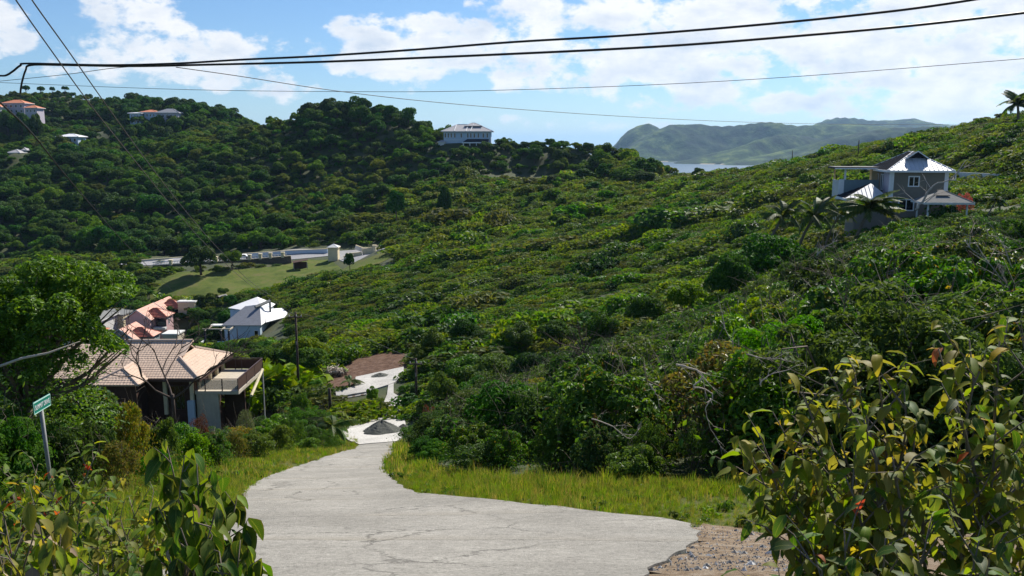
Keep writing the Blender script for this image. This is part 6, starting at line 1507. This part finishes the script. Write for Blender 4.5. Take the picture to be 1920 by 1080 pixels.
def wire(label, pts, Ya, Yb, r, m='cable'):
    n = len(pts); L_ = [0]
    for i in range(1, n): L_.append(L_[-1] + math.dist(pts[i], pts[i - 1]))
    q = []
    for i, p in enumerate(pts):
        k = L_[i] / L_[-1]; Y = 1 / ((1 - k) / Ya + k / Yb); q.append(Vector(P(p[0], p[1], Y)))
    # smooth through the points
    out = []
    for i in range(n - 1):
        p0, p1, p2, p3 = q[max(i - 1, 0)], q[i], q[i + 1], q[min(i + 2, n - 1)]
        for s_ in range(6):
            t = s_ / 6; out.append(.5 * ((2 * p1) + (p2 - p0) * t + (2 * p0 - 5 * p1 + 4 * p2 - p3) * t * t + (3 * p1 - p0 - 3 * p2 + p3) * t ** 3))
    out.append(q[-1]); o = MB().tube(out, r, 6).build('overhead_wire', M[m], None, True); tag(o, label, 'power line')
wire('upper thick black overhead cable, bending down at its left end', [(-30, 141), (0, 142), (12, 141), (25, 133), (38, 123), (55, 119), (200, 122), (330, 119), (450, 112), (600, 105), (780, 93), (960, 79), (1150, 68), (1300, 57), (1450, 44), (1600, 29), (1720, 15), (1840, -3), (1960, -24)], 13, 9.5, .015)
wire('lower thick black overhead cable, dropping steeply at its left end', [(38, 175), (41, 155), (48, 132), (58, 122), (120, 122), (250, 124), (400, 121), (600, 116), (800, 108), (960, 101), (1130, 93), (1300, 83), (1500, 67), (1700, 49), (1920, 24), (2050, 6)], 13, 9.5, .015)
wire('thin straight wire crossing the whole sky below the cables', [(-20, 154), (350, 168), (700, 172), (900, 170), (1200, 160), (1500, 143), (1920, 110), (2000, 104)], 22, 16, .0062, 'thin_wire')
wire('short thin wire rising from the left edge to the cables', [(-20, 154), (120, 140), (220, 127), (330, 121)], 16, 12, .005, 'thin_wire')
wire('thin brown wire sagging from the cables towards the right skyline', [(330, 126), (450, 143), (620, 169), (800, 190), (1000, 207), (1200, 220), (1400, 229), (1600, 233), (1800, 233), (1960, 228)], 14, 60, .007, 'thin_wire')
top = P(561, 590, 84)
wire('left one of the two long wires running down to the valley pole', [(-150, -330), (-60, -150), (20, -15), (100, 100), (180, 210), (260, 310), (330, 395), (400, 472), (480, 542), (553, 590)], 6, 84, .008, 'thin_wire')
wire('right one of the two long wires running down to the valley pole', [(-120, -330), (-30, -150), (50, -15), (130, 98), (210, 212), (280, 308), (350, 398), (420, 477), (490, 543), (567, 590)], 6, 84, .008, 'thin_wire')
wire('black cable slanting from the left edge down into the valley', [(-20, 172), (0, 192), (60, 250), (120, 325), (180, 395), (240, 462), (290, 512), (330, 552)], 8, 90, .010, 'cable')
wire('thin wire between the two valley poles', [(567, 588), (640, 612), (710, 645), (781, 676)], 84, 76, .018, 'thin_wire')

# ================================================================ street sign
def street_sign():
    a = P(61, 757, 13.6); b_ = P(92, 737, 14.15); z = (a[2] + b_[2]) / 2; w = math.hypot(b_[0] - a[0], b_[1] - a[1]); ang = math.atan2(b_[1] - a[1], b_[0] - a[0])
    mx, my = (a[0] + b_[0]) / 2, (a[1] + b_[1]) / 2; gz = h1(mx, my); r_ = empty('street_sign', (mx, my, gz), ang); tag(r_, 'green street name sign with white lettering on a grey leaning post', 'street sign'); t_ = z - gz; hh = .20
    MB().tube([(.16, .02, -.4), (.0, .015, t_ - hh - .01)], .032, 12).build('post', M['steel'], r_, True)
    MB().box(-w / 2, w / 2, -.012, .004, t_ - hh, t_).build('plate', M['sign_green'], r_)
    fr = MB(); e = .016
    for (x0, x1, z0, z1) in ((-w / 2, w / 2, t_ - e, t_ + .004), (-w / 2, w / 2, t_ - hh - .004, t_ - hh + e * .6)): fr.box(x0, x1, -.0155, -.0125, z0, z1)
    for x0 in (-w / 2, w / 2 - .008): fr.box(x0, x0 + .008, -.0155, -.0125, t_ - hh + e * .6 + .001, t_ - e - .001)
    fr.build('border', M['sign_mint'], r_)
    cu = bpy.data.curves.new('lettering', 'FONT'); cu.body = 'SUMMIT DRIVE'; cu.size = .118; cu.align_x = 'CENTER'; cu.extrude = .001
    to = bpy.data.objects.new('tmp', cu); COL.objects.link(to); bpy.context.view_layer.update()
    me = bpy.data.meshes.new_from_object(to); bpy.data.objects.remove(to); me.materials.clear(); me.materials.append(M['white'])
    xs = [v.co.x for v in me.vertices]; sx = w * .86 / (max(xs) - min(xs))
    t = obj('lettering', me, r_); t.location = (0, -.016, t_ - hh * .5 - .042); t.rotation_euler = (R(90), 0, 0); t.scale = (sx, 1, 1)
    MB().box(-.03, .03, .0045, .03, t_ - hh - .04, t_ - hh + .1).build('clamp', M['steel'], r_)
M['sign_green'] = plain('sign_green', (.006, .17, .12), .4, .06, 3, bmp=0, spec=.5); M['sign_mint'] = plain('sign_border', (.45, .68, .60), .5, .05, 3, bmp=0)
street_sign()

# ================================================================ heaps
def heap(name, label, px, py, r, h, mtl, seed, ysq=.8, n=30):
    g = np.random.default_rng(seed); c = hit(px, py); V_ = []; Fq = []
    for i in range(n):
        for j in range(40):
            k = i / (n - 1); a = j * math.pi / 20; rr = r * k * (1 + .08 * math.sin(3 * a + seed) + .05 * math.sin(7 * a))
            x, y = rr * math.cos(a), rr * math.sin(a) * ysq; z = h * (1 - k ** 1.25) * (1 + .08 * math.sin(5 * a)) + g.normal(0, .018) - .03
            V_.append((x, y, z + h1(c[0] + x, c[1] + y) - c[2] + .1))
    for i in range(n - 1):
        for j in range(40): Fq.append([i * 40 + j, i * 40 + (j + 1) % 40, (i + 1) * 40 + (j + 1) % 40, (i + 1) * 40 + j])
    o = obj(name, mesh_np(name, np.array(V_), np.array(Fq), M[mtl], True), None, tuple(c)); tag(o, label, 'gravel heap')
M['grey_gravel'] = dirt('grey_gravel', [(.07, .075, .065), (.13, .135, .12), (.20, .20, .185)], 14)
heap('gravel_pile', 'large grey gravel pile on the pale concrete at the end of the road', 716, 812, 1.65, .95, 'grey_gravel', 1)
heap('gravel_pile', 'small dark gravel pile at the right edge of the lower driveway', 756, 806, .7, .4, 'grey_gravel', 2)
heap('gravel_pile', 'flat grey gravel heap on the upper drive beside the brown soil', 712, 707, 1.1, .35, 'grey_gravel', 3)
def branch_pile():
    g = np.random.default_rng(9); c = hit(626, 706); r_ = empty('branch_pile', tuple(c)); tag(r_, 'heap of bleached cut branches at the left end of the bare soil', 'brush pile')
    mb = MB()
    for i in range(120):
        a = g.uniform(0, 6.28); rr = 1.3 * g.random() ** .5; p = Vector((rr * math.cos(a), rr * math.sin(a) * .6, .5 + g.random() * .7 * (1 - rr / 1.6)))
        d = Vector((g.normal(.3, .6), g.normal(0, .5), g.uniform(.1, 1.0))).normalized() * g.uniform(.3, .9); mb.tube([p - d * .5, p + Vector(g.normal(0, .05, 3)), p + d * .5], [.05, .045, .02], 5)
    tag(mb.build('sticks', M['driftwood'], r_, True), kind='stuff')
    mb = MB()
    for i in range(90):
        a = g.uniform(0, 6.28); rr = 1.5 * g.random() ** .5; p = Vector((rr * math.cos(a), rr * math.sin(a) * .6, .1 + g.random() * .45)); d = Vector(g.normal(0, 1, 3)).normalized() * g.uniform(.3, .7); mb.tube([p - d * .5, p + d * .5], [.05, .03], 4)
    tag(mb.build('dark_sticks', M['bark_dark'], r_), kind='stuff')
branch_pile()
def stone_wall():
    q = [hit(629, 750), hit(660, 745), hit(690, 739)]; r_ = empty('stone_wall', tuple(q[0])); tag(r_, 'dark rubble stone wall below the edge of the upper drive', 'wall'); o_ = Vector(q[0]); g = np.random.default_rng(3)
    a = Vector(q[0]) - o_; b_ = Vector(q[2]) - o_
    for j in range(4):
        for i in range(11):
            k0 = (i + (j % 2) * .5) / 11.5; k1 = k0 + .95 / 11.5; p = a.lerp(b_, k0) + Vector((0, -.25 - .1 * j + g.normal(0, .03), -.32 * j + .08)); s_ = a.lerp(b_, k1) + Vector((0, -.25 - .1 * j + g.normal(0, .03), -.32 * j + .08))
            o = MB().slab([p, s_, s_ + Vector((0, .45, 0)), p + Vector((0, .45, 0))], .30).build('stone', M['stone'] if (i + j) % 3 else M['brown_stone'], r_)
stone_wall()

# ================================================================ foreground bushes with large leaves
def big_leaf(seed, wide=.5, droop=.5, cup=.25, wav=.06):
    g = np.random.default_rng(seed); n = 6; V_ = []; UV = []
    for i in range(n + 1):
        k = i / n; w = wide * .5 * (math.sin(math.pi * k ** .75) ** .85 if 0 < k < 1 else (.05 if k == 0 else 0.0)); a = droop * k * 1.3
        x = (math.sin(a) / droop / 1.3) if droop > .05 else k; z = -(1 - math.cos(a)) / droop / 1.3 if droop > .05 else 0
        for s_ in (-1, 0, 1): V_.append((x, s_ * w * math.cos(cup), z + abs(s_) * w * math.sin(cup) + g.normal(0, wav) * abs(s_) * w * 2)); UV.append((s_, k))
    Fq = []
    for i in range(n):
        for s_ in (0, 1): b = i * 3 + s_; Fq.append([b, b + 1, b + 4, b + 3])
    return V_, Fq, UV
def leaf_mesh(seed, mtl, **k):
    V_, Fq, UV = big_leaf(seed, **k); me = mesh_np('leaf', np.array(V_), np.array(Fq), M[mtl], True)
    u = me.uv_layers.new(name='UVMap'); idx = np.empty(len(me.loops), np.int32); me.loops.foreach_get('vertex_index', idx); u.data.foreach_set('uv', np.array(UV, np.float32)[idx].ravel()); return me
LM = {}
for mt_ in ('big_leaf', 'big_leaf_dark', 'big_leaf_olive', 'big_leaf_yellow', 'big_leaf_orange', 'big_leaf_dry'):
    LM[mt_] = [leaf_mesh(i * 7 + len(mt_), mt_, wide=[.42, .5, .46, .38][i], droop=[.4, .9, .65, 1.3][i], cup=[.3, .15, .45, .25][i]) for i in range(4)]
def fg_bush(name, label, root, tips, ls, mats, wts, seed, maxleaf=290, r0=.014, per=9, twig=.35, droop=.55, bark='bark', cluster=5, gap=.3, start=.35):
    """woody stems from one root to each tip, side twigs, and single large leaves along them"""
    g = np.random.default_rng(seed); R_ = empty(name, tuple(root)); tag(R_, label, 'bush'); o_ = Vector(root); st = MB(); spots = []
    for tp in tips:
        t_ = Vector(tp) - o_; a = Vector(g.normal(0, .06, 3)); pts = []
        for k in np.linspace(0, 1, 9): pts.append(a * (1 - k) + Vector((t_.x * k ** 1.15, t_.y * k, t_.z * (1.12 * k - .12 * k * k))) + Vector(g.normal(0, .018, 3)))
        st.tube(pts, [r0 * (1 - .78 * i / 8) for i in range(9)], 6)
        def along(P_, k0, k1, n, up=.3):
            for k in np.linspace(k0, k1, n):
                f_ = k * (len(P_) - 1); i = min(int(f_), len(P_) - 2); p = P_[i].lerp(P_[i + 1], f_ - i); spots.append((p, (P_[i + 1] - P_[i]).normalized(), k))
        along(pts, start + .15, 1, per)
        for k in np.linspace(start, .93, int(per * .8)):
            f_ = k * 8; i = min(int(f_), 7); p = pts[i].lerp(pts[i + 1], f_ - i); an = g.uniform(0, 6.28); d = (Vector((math.cos(an), math.sin(an), .55)) + (pts[i + 1] - pts[i]).normalized() * .8).normalized(); ln = twig * g.uniform(.5, 1.15) * (1.15 - .5 * k)
            tw = [p, p + d * ln * .5 + Vector(g.normal(0, .02, 3)), p + d * ln + Vector((0, 0, -.06 * ln))]; st.tube(tw, [r0 * .35, r0 * .25, r0 * .12], 5, cap=False); along(tw, .35, 1, cluster)
    st.build('stems', M[bark], R_, True)
    g.shuffle(spots) if False else None
    order = g.permutation(len(spots)); extra = []
    prot = {}
    for c_, oi in enumerate(order):
        p, d, k = spots[oi]
        an = g.uniform(0, 6.28); out = Vector((math.cos(an), math.sin(an), 0)); dr = (out * .9 + d * .5 + Vector((0, 0, -droop + g.normal(0, .35)))).normalized()
        mt_ = mats[g.choice(len(mats), p=np.array(wts) / sum(wts))]; me = LM[mt_][g.integers(0, 4)]
        y_ = Vector((0, 0, 1)).cross(dr); y_ = (y_.normalized() if y_.length > .05 else Vector((0, 1, 0))) + Vector(g.normal(0, .25, 3)); z_ = dr.cross(y_).normalized(); y_ = z_.cross(dr).normalized()
        s = ls * g.uniform(.45, 1.25); Mx_ = Matrix((dr, y_, z_)).transposed().to_4x4(); Mx_.translation = p
        if c_ < maxleaf:
            o = bpy.data.objects.new('leaf', me); COL.objects.link(o); o.parent = R_; o.matrix_local = Mx_ @ Matrix.Diagonal((s, s, s, 1))
        else: extra.append((p, Mx_.to_euler(), s))
    if extra:
        scatter('foliage', [LM[m_][i] for m_ in mats[:2] for i in range(4)], [tuple(e[0]) for e in extra], [tuple(e[1]) for e in extra], [(e[2],) * 3 for e in extra], parent=R_)
    return len(spots)
def rt(px, Y, dx=0.0):
    p = P(px, 1150, Y); return (p[0] + dx, Y, h1(p[0] + dx, Y) - .05)
T = lambda L_: [P(a, b, c) for a, b, c in L_]
print(fg_bush('large_leaved_bush', 'large-leaved olive bush at the right, its left part reaching over the grass verge', rt(1680, 4.0), T([(1410, 850, 4.2), (1425, 830, 4.3), (1445, 770, 4.3), (1425, 930, 4.1), (1500, 720, 4.2), (1440, 880, 4.1), (1470, 940, 4.0), (1520, 850, 3.8), (1560, 760, 4.1), (1450, 1000, 3.8), (1540, 960, 3.7)]), .116, ['big_leaf', 'big_leaf_olive', 'big_leaf_dark', 'big_leaf_yellow', 'big_leaf_dry'], [4, 4, 2.2, .5, .25], 1, 295, .013, 13, .42, cluster=6))
print(fg_bush('large_leaved_bush', 'large-leaved olive bush at the right, tall middle plant with a forked bare stem', rt(1740, 3.9), T([(1560, 680, 4.1), (1600, 690, 3.9), (1650, 680, 4.1), (1700, 720, 3.9), (1620, 800, 3.6), (1680, 860, 3.5), (1590, 900, 3.6), (1640, 980, 3.5), (1720, 800, 3.8)]), .116, ['big_leaf_olive', 'big_leaf', 'big_leaf_dark', 'big_leaf_yellow', 'big_leaf_orange'], [4, 3.4, 2, .6, .06], 2, 295, .015, 13, .42, cluster=6))
print(fg_bush('large_leaved_bush', 'large-leaved olive bush at the far right corner, orange leaves near its foot', rt(1860, 3.9), T([(1760, 660, 4.2), (1820, 640, 4.1), (1880, 630, 4.2), (1930, 660, 4.0), (1800, 760, 3.7), (1870, 800, 3.6), (1780, 880, 3.6), (1900, 900, 3.5), (1840, 960, 3.5), (1960, 760, 3.8)]), .116, ['big_leaf_olive', 'big_leaf', 'big_leaf_dark', 'big_leaf_yellow', 'big_leaf_orange'], [4, 3.0, 2.2, .8, .12], 3, 295, .015, 13, .42, cluster=6))
print(fg_bush('large_leaved_bush', 'low large-leaved plant filling the bottom right corner', rt(1700, 3.1), T([(1500, 1010, 3.2), (1580, 1000, 3.2), (1660, 1010, 3.1), (1740, 980, 3.1), (1820, 1010, 3.0), (1900, 990, 3.0), (1450, 1060, 3.3)]), .112, ['big_leaf_dark', 'big_leaf', 'big_leaf_olive', 'big_leaf_orange'], [3, 3, 2, .12], 4, 280, .011, 9, .35))
print(fg_bush('drooping_bush', 'tall plant with dark hanging leaves left of the road', rt(380, 3.4), T([(315, 820, 3.6), (345, 850, 3.5), (380, 880, 3.4), (330, 920, 3.3), (400, 960, 3.2), (440, 930, 3.5), (300, 960, 3.4), (360, 1000, 3.1)]), .140, ['big_leaf_dark', 'big_leaf', 'big_leaf_dry'], [6, 3, .3], 5, 290, .010, 10, .22, droop=1.3))
print(fg_bush('drooping_bush', 'small dark-leaved plant at the bottom beside the road edge', rt(440, 3.1), T([(455, 1020, 3.2), (430, 1050, 3.0), (400, 1045, 3.0), (470, 1060, 3.1)]), .125, ['big_leaf_dark', 'big_leaf'], [5, 3], 6, 200, .009, 9, .18, droop=1.2))
print(fg_bush('drooping_bush', 'pale-leaved hanging plant in the bottom left corner', rt(40, 3.2), T([(10, 960, 3.4), (50, 950, 3.3), (90, 985, 3.2), (130, 1000, 3.1), (-30, 990, 3.2), (20, 1030, 3.0), (100, 1040, 3.0)]), .125, ['big_leaf', 'big_leaf_olive', 'big_leaf_dry'], [4, 3, .8], 7, 290, .010, 9, .25, droop=1.2))
print(fg_bush('red_leaved_bush', 'green bush with orange-red leaves below the street sign', rt(60, 5.0), T([(0, 900, 5.4), (40, 890, 5.6), (80, 870, 5.6), (110, 900, 5.2), (30, 930, 5.0), (150, 890, 5.4), (180, 845, 5.6), (160, 940, 4.8), (-40, 900, 5.4), (70, 950, 4.8)]), .095, ['big_leaf', 'big_leaf_dark', 'big_leaf_orange', 'big_leaf_yellow'], [5, 3, 1.1, .3], 8, 295, .010, 12, .35, cluster=6))
print(fg_bush('green_bush', 'small-leaved green bush in the middle of the left foreground', rt(220, 4.6), T([(200, 925, 5.2), (240, 930, 5.0), (280, 940, 4.9), (180, 960, 4.6), (230, 980, 4.3), (300, 985, 4.3), (260, 1020, 4.0), (170, 1020, 4.1), (330, 950, 4.8)]), .085, ['big_leaf', 'big_leaf_olive', 'big_leaf_dark', 'big_leaf_orange'], [5, 2, 3, .15], 9, 295, .009, 12, .33, cluster=6))
print(fg_bush('green_bush', 'low mixed bush along the bottom edge on the left', rt(150, 3.7), T([(60, 1010, 3.9), (140, 1030, 3.8), (220, 1040, 3.7), (300, 1050, 3.7), (0, 1040, 3.7), (340, 1070, 3.8), (180, 1070, 3.4)]), .080, ['big_leaf', 'big_leaf_dark', 'big_leaf_olive', 'big_leaf_yellow'], [5, 3, 2, .3], 10, 290, .009, 11, .30, cluster=6))
